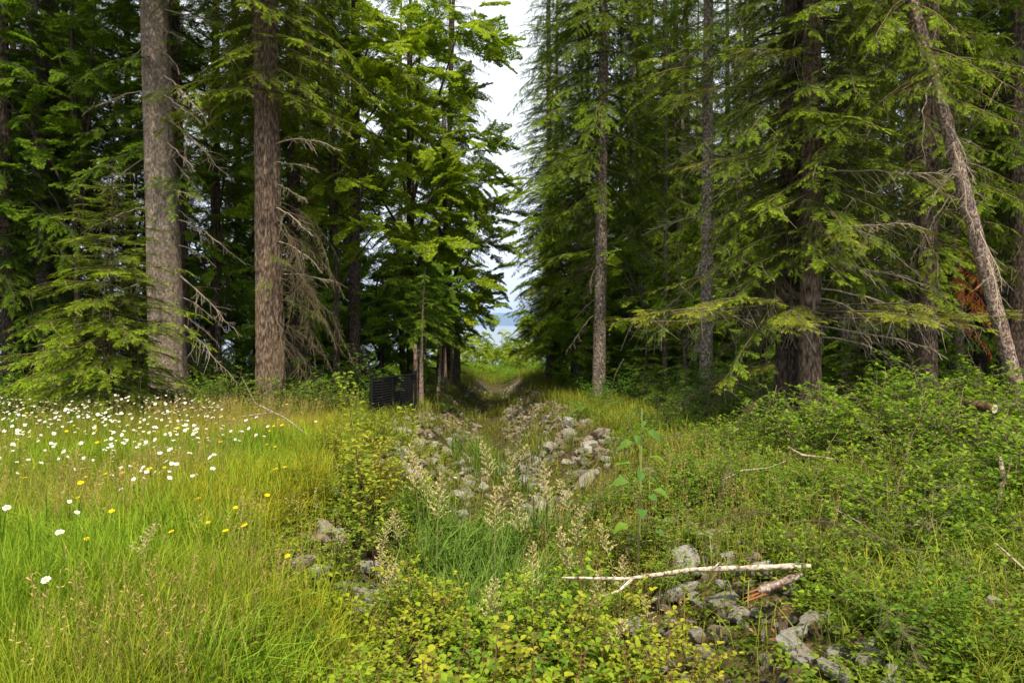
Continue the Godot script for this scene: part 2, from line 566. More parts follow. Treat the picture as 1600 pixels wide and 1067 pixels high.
# thin stalks with a loose brownish head
func stalks(sd: int, cnt: int, h: float, col: Color, head: Color) -> ArrayMesh:
	rng.seed = sd
	var mb := MB.new()
	for i in cnt:
		var p := hdir(R(0, TAU)) * 0.16 * sqrt(rng.randf())
		var d := hdir(R(0, TAU)) * R(0.05, 0.3)
		var hh := h * R(0.7, 1.15)
		var top := p + d * hh + Vector3(0, hh, 0)
		var mid := p + d * hh * 0.35 + Vector3(0, hh * 0.55, 0)
		mb.tube(PackedVector3Array([p, mid, top]), 0.0013, 0.0007, 3, col, col)
		for k in 9:
			var t := R(0.72, 1.0)
			var q := mid.lerp(top, (t - 0.55) / 0.45)
			var e := q + Vector3(R(-1, 1), R(0.1, 1.2), R(-1, 1)) * 0.016
			mb.tri(q, e + Vector3(0.0025, 0, 0), e - Vector3(0.0025, 0.004, 0), head * R(0.7, 1.2))
	return mb.mesh(M.dry)

func plume_meshes(sd: int, h: float, wide: float, head: Color) -> Array:
	rng.seed = sd
	var st := MB.new()
	var hd := MB.new()
	var lean := hdir(R(0, TAU)) * R(0.1, 0.35)
	var pts := PackedVector3Array()
	for k in 7:
		var t := k / 6.0
		pts.append(Vector3(0, h * t * (1.0 - 0.08 * t), 0) + lean * h * t * t)
	var sc := Color(0.16, 0.2, 0.05)
	st.tube(pts, 0.003, 0.0013, 3, sc, Color(0.3, 0.27, 0.13))
	for k in 5:      # leaves up the stem
		var t := 0.1 + 0.13 * k
		var p := pts[0].lerp(pts[4], t / 0.67)
		var a := R(0, TAU)
		st.leaf(p, (hdir(a) + Vector3(0, 0.9, 0)).normalized(), (Vector3.UP - hdir(a) * 0.5).normalized(), R(0.16, 0.28), 0.012, Color(0.1, 0.19, 0.035), 0.2, 0.5)
	for k in 24:
		var t := 0.72 + 0.28 * k / 23.0
		var f := t * 6.0
		var i := mini(int(f), 5)
		var p := pts[i].lerp(pts[i + 1], f - i)
		var l := wide * (1.15 - 0.9 * k / 23.0) * R(0.7, 1.2)
		var a := k * 2.4 + R(-0.4, 0.4)
		var d := (hdir(a) + Vector3(0, 0.75, 0)).normalized()
		for m in 7:
			var q := p + d * l * (m + 1) / 7.0 + Vector3(0, -0.12 * l * m * m / 49.0, 0)
			for e in 2:
				var dd := (d + Vector3(R(-0.9, 0.9), R(-0.4, 0.8), R(-0.9, 0.9))).normalized()
				hd.leaf4(q, dd, dd.cross(Vector3(R(-1, 1), 0.3, R(-1, 1))).normalized(), R(0.013, 0.021), 0.0075, head * R(0.75, 1.2), 0.3)
	return [hd.mesh(M.dry), st.mesh(M.grass)]

func flower_mesh(sd: int, h: float, r: float, petals: int, pw: float, pcol: Color, dcol: Color, dr: float) -> Array:
	# [petals, disc, stem, all three joined]
	rng.seed = sd
	var out := [MB.new(), MB.new(), MB.new(), MB.new()]
	var lean := hdir(R(0, TAU)) * h * R(0.05, 0.3)
	var top := Vector3(0, h, 0) + lean
	var up := (Vector3(R(-0.3, 0.3), 1, R(-0.1, 0.6))).normalized()
	var s := up.cross(Vector3.FORWARD).normalized()
	var f := s.cross(up).normalized()
	for which in [0, 3]:
		for k in petals:
			var a := TAU * k / petals
			var d := s * cos(a) + f * sin(a)
			var e := up.cross(d).normalized()
			var ro := r * R(0.9, 1.08)
			var dip := up * r * R(-0.18, 0.12)
			out[which].quad(top + d * dr * 0.7 - e * pw * 0.3, top + d * dr * 0.7 + e * pw * 0.3, top + d * ro * 0.75 + e * pw * 0.5 + dip * 0.5, top + d * ro * 0.75 - e * pw * 0.5 + dip * 0.5, pcol * R(0.92, 1.0))
			out[which].tri(top + d * ro * 0.75 - e * pw * 0.5 + dip * 0.5, top + d * ro * 0.75 + e * pw * 0.5 + dip * 0.5, top + d * ro + dip, pcol)
	for which in [1, 3]:
		for k in 8:
			var a := TAU * k / 8
			var b := TAU * (k + 1) / 8
			var c0 := top + (s * cos(a) + f * sin(a)) * dr - up * 0.001
			var c1 := top + (s * cos(b) + f * sin(b)) * dr - up * 0.001
			var m0 := top + (s * cos(a) + f * sin(a)) * dr * 0.6 + up * dr * 0.45
			var m1 := top + (s * cos(b) + f * sin(b)) * dr * 0.6 + up * dr * 0.45
			out[which].quad(c0, c1, m1, m0, dcol * 0.85)
			out[which].tri(m0, m1, top + up * dr * 0.55, dcol)
	for which in [2, 3]:
		var g := Color(0.09, 0.15, 0.03)
		out[which].tube(PackedVector3Array([Vector3.ZERO, Vector3(0, h * 0.5, 0) + lean * 0.3, top - up * 0.002]), 0.0017, 0.0014, 3, g, g)
	return [out[0].mesh(M.dry), out[1].mesh(M.dry), out[2].mesh(M.grass), out[3].mesh(M.dry)]

func fern_meshes(sd: int, L: float, col: Color, col2: Color) -> Array:
	rng.seed = sd
	var res := []
	for i in 4:
		var mb := MB.new()
		var pts := PackedVector3Array()
		for k in 9:
			var t := k / 8.0
			pts.append(Vector3(L * (0.82 * t), L * (0.95 * t - 0.78 * t * t * R(0.9, 1.05)), 0))
		mb.tube(pts, 0.004, 0.0015, 3, Color(0.1, 0.09, 0.03), col)
		for k in 34:
			var t := 0.1 + 0.9 * k / 34.0
			var fi := t * 8.0
			var q := mini(int(fi), 7)
			var p := pts[q].lerp(pts[q + 1], fi - q)
			var dir := (pts[q + 1] - pts[q]).normalized()
			var l := L * 0.15 * sin(minf(t * 1.25 + 0.15, 1.0) * PI * 0.5) * pow(1.02 - t, 0.55)
			for e: float in [-1.0, 1.0]:
				var up := Vector3(0, 1, 0).slide(dir).normalized()
				mb.leaf4(p, (Vector3(0, 0, e) + dir * 0.35 - up * 0.15).normalized(), up, l, 0.016, col.lerp(col2, t) * R(0.8, 1.15), 0.05)
		res.append(mb.mesh(M.leaf))
	return res

# ------------------------------------------------------------------ stones
func stone_mesh(sd: int, mat: Material, cuts: int, rough: float) -> ArrayMesh:
	rng.seed = sd
	var planes := []
	for i in 6:
		var ax: Vector3 = [Vector3.RIGHT, Vector3.LEFT, Vector3.UP, Vector3.DOWN, Vector3.BACK, Vector3.FORWARD][i]
		planes.append([(ax + Vector3(R(-1, 1), R(-1, 1), R(-1, 1)) * 0.42).normalized(), R(0.5, 0.72)])
	for i in cuts - 8:
		var d := Vector3(R(-1, 1), R(-1, 1), R(-1, 1)).normalized()
		planes.append([d, R(0.6, 0.85)])
	var sq := Vector3(R(0.9, 1.5), R(0.5, 0.85), R(0.7, 1.0))
	var ns := FastNoiseLite.new()
	ns.seed = sd
	ns.frequency = 1.7
	ns.fractal_octaves = 3
	var st := SurfaceTool.new()
	var mb := MB.new()
	var rows := 16
	var cols := 26
	for i in rows + 1:
		for k in cols:
			var la := PI * (float(i) / rows - 0.5)
			var lo := TAU * k / cols
			var d := Vector3(cos(la) * cos(lo), sin(la), cos(la) * sin(lo))
			var r := 1.15
			for pl in planes:
				var dd: float = d.dot(pl[0])
				if dd > 0.05:
					r = minf(r, pl[1] / dd)
			r *= 1.0 + rough * ns.get_noise_3dv(d * 2.0)
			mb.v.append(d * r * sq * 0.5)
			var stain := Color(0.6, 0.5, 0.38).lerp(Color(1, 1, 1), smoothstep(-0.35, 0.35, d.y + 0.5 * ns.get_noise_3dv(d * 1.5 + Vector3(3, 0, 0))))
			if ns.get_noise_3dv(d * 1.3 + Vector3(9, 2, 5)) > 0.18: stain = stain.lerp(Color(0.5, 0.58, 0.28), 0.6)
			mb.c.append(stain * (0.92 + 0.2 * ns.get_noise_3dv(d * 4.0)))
	for i in rows:
		for k in cols:
			var a := i * cols + k
			var b := i * cols + (k + 1) % cols
			mb.ix.append(a); mb.ix.append(b); mb.ix.append(a + cols)
			mb.ix.append(b); mb.ix.append(b + cols); mb.ix.append(a + cols)
	return mb.mesh(mat)

# ------------------------------------------------------------------ trunks
func trunk_mesh(sd: int, mat: Material, r0: float, r1: float, top: Vector3, bend: Vector3, sides: int, rings: int, furrow: float, flare: float, knots: int, knot_to: float, grain := 15.0) -> ArrayMesh:
	rng.seed = sd
	var ns := FastNoiseLite.new()
	ns.seed = sd
	ns.noise_type = FastNoiseLite.TYPE_SIMPLEX_SMOOTH
	ns.frequency = 1.0
	ns.fractal_type = FastNoiseLite.FRACTAL_RIDGED
	ns.fractal_octaves = 3
	var lump := FastNoiseLite.new()
	lump.seed = sd + 5
	lump.frequency = 0.9
	var kn := []
	for i in knots:
		kn.append([R(0, TAU), R(0.3, knot_to), R(0.03, 0.055)])
	var mb := MB.new()
	var H := top.y
	for i in rings + 1:
		var t := pow(float(i) / rings, 1.35)
		var y := H * t - 0.25
		var ctr := Vector3(top.x, 0, top.z) * t + bend * sin(t * PI) + Vector3(0, y, 0)
		var r := lerpf(r0, r1, pow(t, 0.8)) * (1.0 + flare * exp(-(y + 0.1) * 3.2))
		for k in sides:
			var a := TAU * k / sides
			var d := Vector3(cos(a), 0, sin(a))
			var rr := r * (1.0 + 0.05 * lump.get_noise_3d(d.x * 2.0, y * 0.7, d.z * 2.0))
			var g := ns.get_noise_3d(d.x * r * grain, y * 1.1, d.z * r * grain)
			rr += furrow * (g - 0.3)
			var shade := 1.0 + 0.55 * clampf(g, -1, 1) * minf(1.0, furrow * 60.0)
			for q in kn:
				var da := absf(wrapf(a - q[0], -PI, PI)) * r
				var dy: float = absf(y - q[1])
				var dist := sqrt(da * da + dy * dy)
				if dist < q[2] * 2.2:
					var f: float = exp(-pow(dist / q[2], 2.0))
					rr += 0.02 * f
					shade *= 1.0 - 0.6 * f
			mb.v.append(ctr + d * rr)
			mb.c.append(Color(shade, shade, shade))
	for i in rings:
		for k in sides:
			var a := i * sides + k
			var b := i * sides + (k + 1) % sides
			mb.ix.append(a); mb.ix.append(a + sides); mb.ix.append(b)
			mb.ix.append(b); mb.ix.append(a + sides); mb.ix.append(b + sides)
	return smooth(mb, mat)

func smooth(mb: MB, mat: Material) -> ArrayMesh:
	mb.n.resize(mb.v.size())
	for i in range(0, mb.ix.size(), 3):
		var a := mb.ix[i]
		var b := mb.ix[i + 1]
		var d := mb.ix[i + 2]
		var fn := (mb.v[d] - mb.v[a]).cross(mb.v[b] - mb.v[a])
		mb.n[a] += fn; mb.n[b] += fn; mb.n[d] += fn
	for i in mb.n.size():
		mb.n[i] = mb.n[i].normalized()
	return mb.mesh(mat)

func stick_mesh(sd: int, pts: PackedVector3Array, r0: float, r1: float, mat: Material, lumpy := 0.15, shade := Color(1, 1, 1)) -> ArrayMesh:
	# a stick with a rounded section, capped ends and slight lumps
	rng.seed = sd
	var mb := MB.new()
	var m := pts.size()
	var sides := 10
	var steps := (m - 1) * 5
	for i in steps + 1:
		var f := float(i) / steps * (m - 1)
		var k := mini(int(f), m - 2)
		var p := pts[k].lerp(pts[k + 1], f - k)
		var dir := (pts[mini(k + 1, m - 1)] - pts[k]).normalized()
		var s := dir.cross(Vector3.UP + Vector3(0.01, 0, 0.02)).normalized()
		var u := s.cross(dir).normalized()
		var r := lerpf(r0, r1, float(i) / steps) * (1.0 + R(-lumpy, lumpy))
		if i == 0 or i == steps: r *= 0.6
		for q in sides:
			var a := TAU * q / sides
			mb.v.append(p + (s * cos(a) + u * sin(a)) * r * R(0.94, 1.06))
			mb.c.append(shade * R(0.85, 1.1))
	for i in steps:
		for q in sides:
			var a := i * sides + q
			var b := i * sides + (q + 1) % sides
			mb.ix.append(a); mb.ix.append(b); mb.ix.append(a + sides)
			mb.ix.append(b); mb.ix.append(b + sides); mb.ix.append(a + sides)
	for e in [0, steps]:
		var ctr := mb.v.size()
		var p: Vector3 = pts[0] if e == 0 else pts[m - 1]
		mb.v.append(p)
		mb.c.append(shade)
		for q in sides:
			if e == 0:
				mb.ix.append(ctr); mb.ix.append((q + 1) % sides); mb.ix.append(q)
			else:
				mb.ix.append(ctr); mb.ix.append(e * sides + q); mb.ix.append(e * sides + (q + 1) % sides)
	return smooth(mb, mat)

# ------------------------------------------------------------------ trees
func crown_of(tree: Node3D, protos: Array, plen: float, H: float, top: Vector3, start: float, reach: float, step: float, per: int, pitch_low: float, pitch_high: float, tint: Color, clear_front := 0.0, clear_to := 99.0, shape := 0.8) -> void:
	var lists := []
	for p in protos:
		lists.append([[], []])
	var y := start
	var yaw := R(0, TAU)
	while y < H * 0.985:
		var t := (y - start) / maxf(0.1, H - start)
		var env := reach * (pow(1.0 - t, shape) * 0.95 + 0.05)
		for k in per:
			yaw += TAU / per * R(0.7, 1.3)
			var d := hdir(yaw)
			if d.z > 0.35 and y < clear_to and rng.randf() < clear_front:
				continue
			if rng.randf() < 0.12: continue
			var len_ := env * R(0.6, 1.15)
			var pitch := lerpf(pitch_low, pitch_high, t) + R(-0.14, 0.14)
			var b := Basis(Vector3.UP, yaw) * Basis(Vector3.BACK, pitch) * Basis(Vector3.RIGHT, R(-0.3, 0.3))
			var s := len_ / plen
			var at := Vector3(top.x, 0, top.z) * (y / H) + Vector3(0, y + R(-0.12, 0.12), 0)
			var w := rng.randi() % protos.size()
			lists[w][0].append(Transform3D(b * Basis.from_scale(Vector3(s, s, s * R(0.85, 1.15))), at))
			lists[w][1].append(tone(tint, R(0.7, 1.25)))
		yaw += 0.7
		y += step * R(0.75, 1.25) * (1.0 if y < 14.0 else 1.7)
	for i in protos.size():
		if lists[i][0].size():
			many("crown", protos[i], lists[i][0], lists[i][1], tree, "stuff")

func dead_on(tree: Node3D, protos: Array, plen: float, top: Vector3, H: float, y0: float, y1: float, count: int, lmin: float, lmax: float, az0: float, az1: float, r: float, tint: Color, pitch := -0.25) -> void:
	for i in count:
		var y := lerpf(y0, y1, (i + R(0.1, 0.9)) / count)
		var yaw := R(az0, az1)
		var s := R(lmin, lmax) / plen
		var o := part("dead_branch", protos[rng.randi() % protos.size()], tree, Vector3(top.x, 0, top.z) * (y / H) + Vector3(0, y, 0) + hdir(yaw) * r * 0.8)
		o.basis = Basis(Vector3.UP, yaw) * Basis(Vector3.BACK, pitch + R(-0.3, 0.3)) * Basis(Vector3.RIGHT, R(-0.6, 0.6)) * Basis.from_scale(Vector3(s, s, s))

func broad_crown(tree: Node3D, protos: Array, plen: float, centers: Array, spread: float, per: int, tint: Color, bark: Material, trunk_r: float) -> void:
	var lists := []
	for p in protos:
		lists.append([[], []])
	for cpos in centers:
		var c: Vector3 = cpos
		var from := Vector3(0, c.y * 0.62, 0)
		var mid := from.lerp(c, 0.5) + Vector3(R(-0.2, 0.2), 0.25, R(-0.2, 0.2))
		part("limb", stick_mesh(int(absf(c.x * 100 + c.y * 37)) + 1, PackedVector3Array([from, mid, c]), trunk_r * 0.4, 0.015, bark), tree)
		for k in int(per * 1.5):
			var off := Vector3(R(-1, 1), R(-0.75, 0.75), R(-1, 1)) * spread * 0.95
			var yaw := atan2(-off.z, off.x) + R(-0.7, 0.7)
			var s := spread * R(0.36, 0.8) / plen
			var b := Basis(Vector3.UP, yaw) * Basis(Vector3.BACK, R(-0.75, 0.45)) * Basis(Vector3.RIGHT, R(-0.6, 0.6))
			var w := rng.randi() % protos.size()
			lists[w][0].append(Transform3D(b * Basis.from_scale(Vector3(s, s, s)), c + off * 0.6))
			lists[w][1].append(tone(tint, R(0.75, 1.25)))
	for i in protos.size():
		many("crown", protos[i], lists[i][0], lists[i][1], tree, "stuff")

func at_px(px: float, d: float) -> Vector3:   # a point on the ground d metres off in the direction of a column of the photograph
	return gp((px - 800.0) / 1144.0 * d, -d)

func _ready() -> void:
	# ---------------------------------------------------------------- camera, sky, sun, exposure
	var cam := Camera3D.new()
	cam.name = "camera"
	cam.position = Vector3(0, 1.62, 0)
	cam.rotation_degrees = Vector3(-1.43, 0, 0)
	cam.fov = 50.0
	cam.near = 0.05
	cam.far = 30000.0
	add_child(cam)
	cam.current = true
	var we := WorldEnvironment.new()
	we.name = "daylight"
	var env := Environment.new()
	env.background_mode = Environment.BG_SKY
	var sm := ProceduralSkyMaterial.new()
	sm.sky_top_color = Color(0.97, 0.985, 1.0)
	sm.sky_horizon_color = Color(0.865, 0.9, 0.96)
	sm.sky_curve = 0.25
	sm.ground_bottom_color = Color(0.2, 0.2, 0.16)
	sm.ground_horizon_color = Color(0.6, 0.64, 0.7)
	sm.sky_cover = noise_tex(5, 0.006, 5, [Color(0.5, 0.52, 0.56, 0.0), Color(0.5, 0.52, 0.56, 0.25), Color(0.6, 0.6, 0.62, 0.5)], [0.3, 0.5, 0.75], 1024)
	sm.sky_cover_modulate = Color(1, 1, 1, 0.35)
	sm.sky_energy_multiplier = 1.02
	var sky := Sky.new()
	sky.sky_material = sm
	env.sky = sky
	env.tonemap_mode = Environment.TONE_MAPPER_LINEAR
	env.tonemap_exposure = 1.35
	env.sdfgi_enabled = true
	env.ssao_enabled = true
	env.ssil_enabled = true
	env.fog_enabled = true
	env.fog_density = 0.00006
	env.fog_light_color = Color(0.62, 0.76, 0.98)
	we.environment = env
	add_child(we)
	var sun := DirectionalLight3D.new()
	sun.name = "sun"
	sun.light_energy = 1.6
	sun.light_color = Color(1.0, 0.95, 0.84)
	sun.light_angular_distance = 1.0
	sun.shadow_enabled = true
	add_child(sun)
	sun.look_at_from_position(Vector3(0.015, 0.9, 0.43) * 50.0, Vector3.ZERO)

	noise_a.seed = 3; noise_a.frequency = 0.45; noise_a.fractal_octaves = 3
	noise_b.seed = 8; noise_b.frequency = 0.32; noise_b.fractal_octaves = 2
	noise_p.seed = 15; noise_p.frequency = 0.9; noise_p.fractal_octaves = 2
	make_materials()
	build_land()
	make_prototypes()
	build_landmarks()
	build_left_trees()
	build_right_trees()
	build_far_trees()
	build_fence()
	build_stones()
	build_wood()
	build_undergrowth()
	build_meadow()
	build_plumes()

func build_land() -> void:
	var xs := []
	var x := 0.0
	var st := 0.16
	while x < 9000.0:
		xs.append(x)
		if x > 5.0: st *= 1.12
		x += st
	var gx := []
	for i in range(xs.size() - 1, 0, -1): gx.append(-xs[i])
	gx.append_array(xs)
	var gz := []
	var z := 3.0
	st = 0.2
	while z < 6000.0:
		gz.append(z)
		st *= 1.25
		z += st
	gz.reverse()
	z = 2.8
	st = 0.18
	while z > -190.0:
		gz.append(z)
		if z < -26.0: st *= 1.05
		z -= st
	var mb := MB.new()
	var w := gx.size()
	for zz in gz:
		for xx in gx:
			mb.v.append(Vector3(xx, ground(xx, zz), zz))
			var f := 1.0 + 0.25 * noise_b.get_noise_2d(xx * 2.0, zz * 2.0)
			mb.c.append(Color(f, f, f))
	for j in gz.size() - 1:
		for i in w - 1:
			var a := j * w + i
			mb.ix.append(a); mb.ix.append(a + w); mb.ix.append(a + 1)
			mb.ix.append(a + 1); mb.ix.append(a + w); mb.ix.append(a + w + 1)
	single("ground", smooth(mb, M.soil), "uneven earth under meadow, ditch and forest, sloping down to the sea", "", Vector3.ZERO, "", "structure")
	var wm := MB.new()
	wm.quad(Vector3(-12000, -30, -110), Vector3(12000, -30, -110), Vector3(12000, -30, -11000), Vector3(-12000, -30, -11000), Color(1, 1, 1))
	single("water", wm.mesh(M.water), "pale strip of sea beyond the end of the ditch", "", Vector3.ZERO, "", "structure")
	# far mountains across the water
	var hm := MB.new()
	var nh := FastNoiseLite.new()
	nh.seed = 4
	nh.frequency = 0.00035
	nh.fractal_octaves = 5
	var cols := 160
	var rows := 14
	for j in rows + 1:
		for i in cols + 1:
			var px := lerpf(-7000, 7000, float(i) / cols)
			var t := float(j) / rows
			var pz := -9000.0 - 2600.0 * t
			var ridge := sin(PI * minf(1.0, t * 1.0))
			var prof := 150.0 + 130.0 * exp(-pow((px - 330.0) / 420.0, 2.0)) + 60.0 * exp(-pow((px + 900.0) / 500.0, 2.0))
			var h := ridge * (prof + 130.0 * nh.get_noise_2d(px, pz)) - 34.0
			hm.v.append(Vector3(px, h, pz))
			hm.c.append(Color(1, 1, 1))
	for j in rows:
		for i in cols:
			var a := j * (cols + 1) + i
			hm.ix.append(a); hm.ix.append(a + 1); hm.ix.append(a + cols + 1)
			hm.ix.append(a + 1); hm.ix.append(a + cols + 2); hm.ix.append(a + cols + 1)
	single("hills", smooth(hm, M.hill), "blue mountain ridge across the water at the end of the gap", "", Vector3.ZERO, "", "structure")

func make_prototypes() -> void:
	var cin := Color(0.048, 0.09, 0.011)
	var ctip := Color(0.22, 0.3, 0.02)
	P.fn = []
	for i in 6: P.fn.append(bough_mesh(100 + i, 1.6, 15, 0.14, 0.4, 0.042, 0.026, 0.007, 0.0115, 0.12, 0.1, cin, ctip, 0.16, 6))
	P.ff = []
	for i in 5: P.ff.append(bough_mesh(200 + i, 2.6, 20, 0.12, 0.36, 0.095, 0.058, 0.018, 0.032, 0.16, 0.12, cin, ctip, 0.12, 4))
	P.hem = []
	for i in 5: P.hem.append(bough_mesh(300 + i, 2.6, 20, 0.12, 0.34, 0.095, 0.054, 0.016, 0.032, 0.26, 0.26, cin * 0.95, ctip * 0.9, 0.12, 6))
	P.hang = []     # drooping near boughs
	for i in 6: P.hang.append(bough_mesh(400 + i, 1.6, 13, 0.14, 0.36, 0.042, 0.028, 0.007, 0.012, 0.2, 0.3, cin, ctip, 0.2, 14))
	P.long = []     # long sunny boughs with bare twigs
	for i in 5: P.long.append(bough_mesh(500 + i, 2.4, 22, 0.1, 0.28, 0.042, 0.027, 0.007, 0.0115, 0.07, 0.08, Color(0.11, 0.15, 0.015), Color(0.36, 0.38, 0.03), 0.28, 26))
	P.rust = [fir_branch(600, 1.0, 0.09, 0.03, 0.006, 0.014, 0.5, 0.4, 0.9, Color(0.26, 0.07, 0.018), Color(0.42, 0.12, 0.03), 0.1)]
	var dc := Color(0.3, 0.245, 0.185)
	P.dead = []
	for i in 5: P.dead.append(dead_branch(700 + i, 1.5, 0.25, 0.05, dc))
	P.lace = []     # dense fine drooping dead twigs
	for i in 3: P.lace.append(dead_branch(720 + i, 1.8, 0.7, 0.02, Color(0.115, 0.092, 0.055), 0.004))
	P.maple = []
	for i in 4: P.maple.append(leaf_spray(800 + i, 1.4, 0.105, 0.1, 0.115, Color(0.15, 0.26, 0.025), Color(0.34, 0.43, 0.035), true))
	P.alder = []
	for i in 3: P.alder.append(leaf_spray(820 + i, 1.2, 0.075, 0.05, 0.08, Color(0.15, 0.24, 0.03), Color(0.32, 0.42, 0.045)))
	P.yel = []
	for i in 4: P.yel.append(shrub_meshes(900 + i, 0.9, 0.42, 12, 0.038, 0.027, 0.03, [Color(0.13, 0.22, 0.025), Color(0.18, 0.26, 0.025), Color(0.1, 0.18, 0.025), Color(0.2, 0.25, 0.025)][i], [Color(0.27, 0.4, 0.03), Color(0.34, 0.42, 0.03), Color(0.2, 0.35, 0.03), Color(0.42, 0.43, 0.035)][i], Color(0.1, 0.05, 0.03)))
	P.thick = []
	for i in 4: P.thick.append(shrub_meshes(920 + i, 0.62, 0.45, 11, 0.042, 0.027, 0.038, Color(0.06, 0.14, 0.012), Color(0.25, 0.36, 0.025), Color(0.12, 0.085, 0.06)))
	P.floor = []
	for i in 4: P.floor.append(shrub_meshes(940 + i, 0.9, 0.5, 11, 0.07, 0.042, 0.055, Color(0.07, 0.15, 0.025), Color(0.16, 0.26, 0.035), Color(0.08, 0.06, 0.04), false))
	P.bushy = []
	for i in 3: P.bushy.append(shrub_meshes(950 + i, 0.85, 0.55, 15, 0.05, 0.032, 0.036, Color(0.075, 0.17, 0.015), Color(0.24, 0.36, 0.03), Color(0.13, 0.09, 0.06)))
	P.cover = []
	for i in 4: P.cover.append(shrub_meshes(960 + i, 0.2, 0.2, 9, 0.032, 0.021, 0.03, Color(0.12, 0.19, 0.022), Color(0.3, 0.35, 0.035), Color(0.1, 0.07, 0.04), false)[0])
	P.meadow = []
	for i in 4: P.meadow.append(blades(1000 + i, 16, 0.42, 0.0048, 0.13, 0.6, Color(0.16, 0.23, 0.02), Color(0.4, 0.39, 0.04)))
	P.coarse = []
	for i in 2: P.coarse.append(blades(1006 + i, 9, 0.46, 0.009, 0.1, 0.9, Color(0.11, 0.22, 0.02), Color(0.3, 0.4, 0.04)))
	P.reed = []
	for i in 3: P.reed.append(blades(1010 + i, 12, 0.66, 0.012, 0.13, 0.7, Color(0.09, 0.17, 0.028), Color(0.19, 0.28, 0.05)))
	P.short = []
	for i in 3: P.short.append(blades(1020 + i, 18, 0.24, 0.005, 0.14, 0.7, Color(0.15, 0.2, 0.03), Color(0.32, 0.33, 0.05)))
	P.stalk = []
	for i in 3: P.stalk.append(stalks(1030 + i, 7, 0.52, Color(0.32, 0.29, 0.07), Color(0.4, 0.27, 0.11)))
	P.fern = fern_meshes(1040, 0.75, Color(0.07, 0.15, 0.025), Color(0.2, 0.28, 0.045))

func build_landmarks() -> void:
	landmarks = [
		[-6.9, -14.0, "the wide pale lichened trunk"], [-4.5, -13.5, "the furrowed grey-brown trunk"], [-2.35, -14.0, "the black net fence"], [-7.3, -11.5, "the young fir"],
		[2.4, -19.0, "the straight trunk right of the gap"], [3.9, -10.0, "the twin trunks"], [6.7, -9.3, "the leaning trunk"], [5.6, -8.0, "the grey brushwood"],
		[1.0, -4.4, "the pale fallen branch"], [1.5, -4.2, "the broken log with orange wood"], [0.95, -5.5, "the big-leaved seedling"], [-1.3, -6.5, "the tall leafy stem by the net fence"],
		[0.8, -10.0, "the right bank's rock pile"], [-1.0, -10.5, "the left bank's rock pile"], [-1.25, -5.4, "the pale rocks sunk in the left bank"], [1.2, -14.0, "the sword fern"],
		[-2.9, -9.0, "the leaning dead branch"], [5.7, -12.5, "the dark trunk with rusty twigs"], [4.6, -7.0, "the cut log"], [2.5, -3.7, "the white stone"],
		[-1.0, -42.0, "the head of the ditch"], [-1.4, -18.0, "the row of slim trunks"], [4.1, -15.5, "the slender trunk with dead twigs"], [-8.5, -18.0, "the shaded trunk at far left"],
	]

# one conifer: root at its base, a trunk and two or more foliage parts
func conifer(called: String, px: float, d: float, dia: float, H: float, top: Vector2, bark: String, kind: String, start: float, reach: float, step: float, per: int, tint: Color, label: String, cat := "conifer tree", group := "", clear := 0.0, clear_to := 99.0, furrow := 0.008, sides := 14, rings := 40) -> Node3D:
	var p := at_px(px, d)
	var o := thing(called, label, cat, p, group)
	rng.seed = int(px * 13 + d * 101)
	var sd := int(px) + 7
	var tv := Vector3(top.x, H, top.y)
	part("trunk", trunk_mesh(sd, M[bark], dia * 0.5, dia * 0.06, tv, Vector3(R(-0.08, 0.08), 0, R(-0.08, 0.08)), sides, rings, furrow, 0.28, 0, 1), o)
	rng.seed = int(px * 17 + d * 103)
	if kind:
		var plen: float = {"fn": 1.6, "ff": 2.6, "hem": 2.6, "hang": 1.6, "long": 2.4}[kind]
		crown_of(o, P[kind], plen, H, tv, start, reach, step, per, -0.38, 0.25, tint, clear, clear_to)
	return o

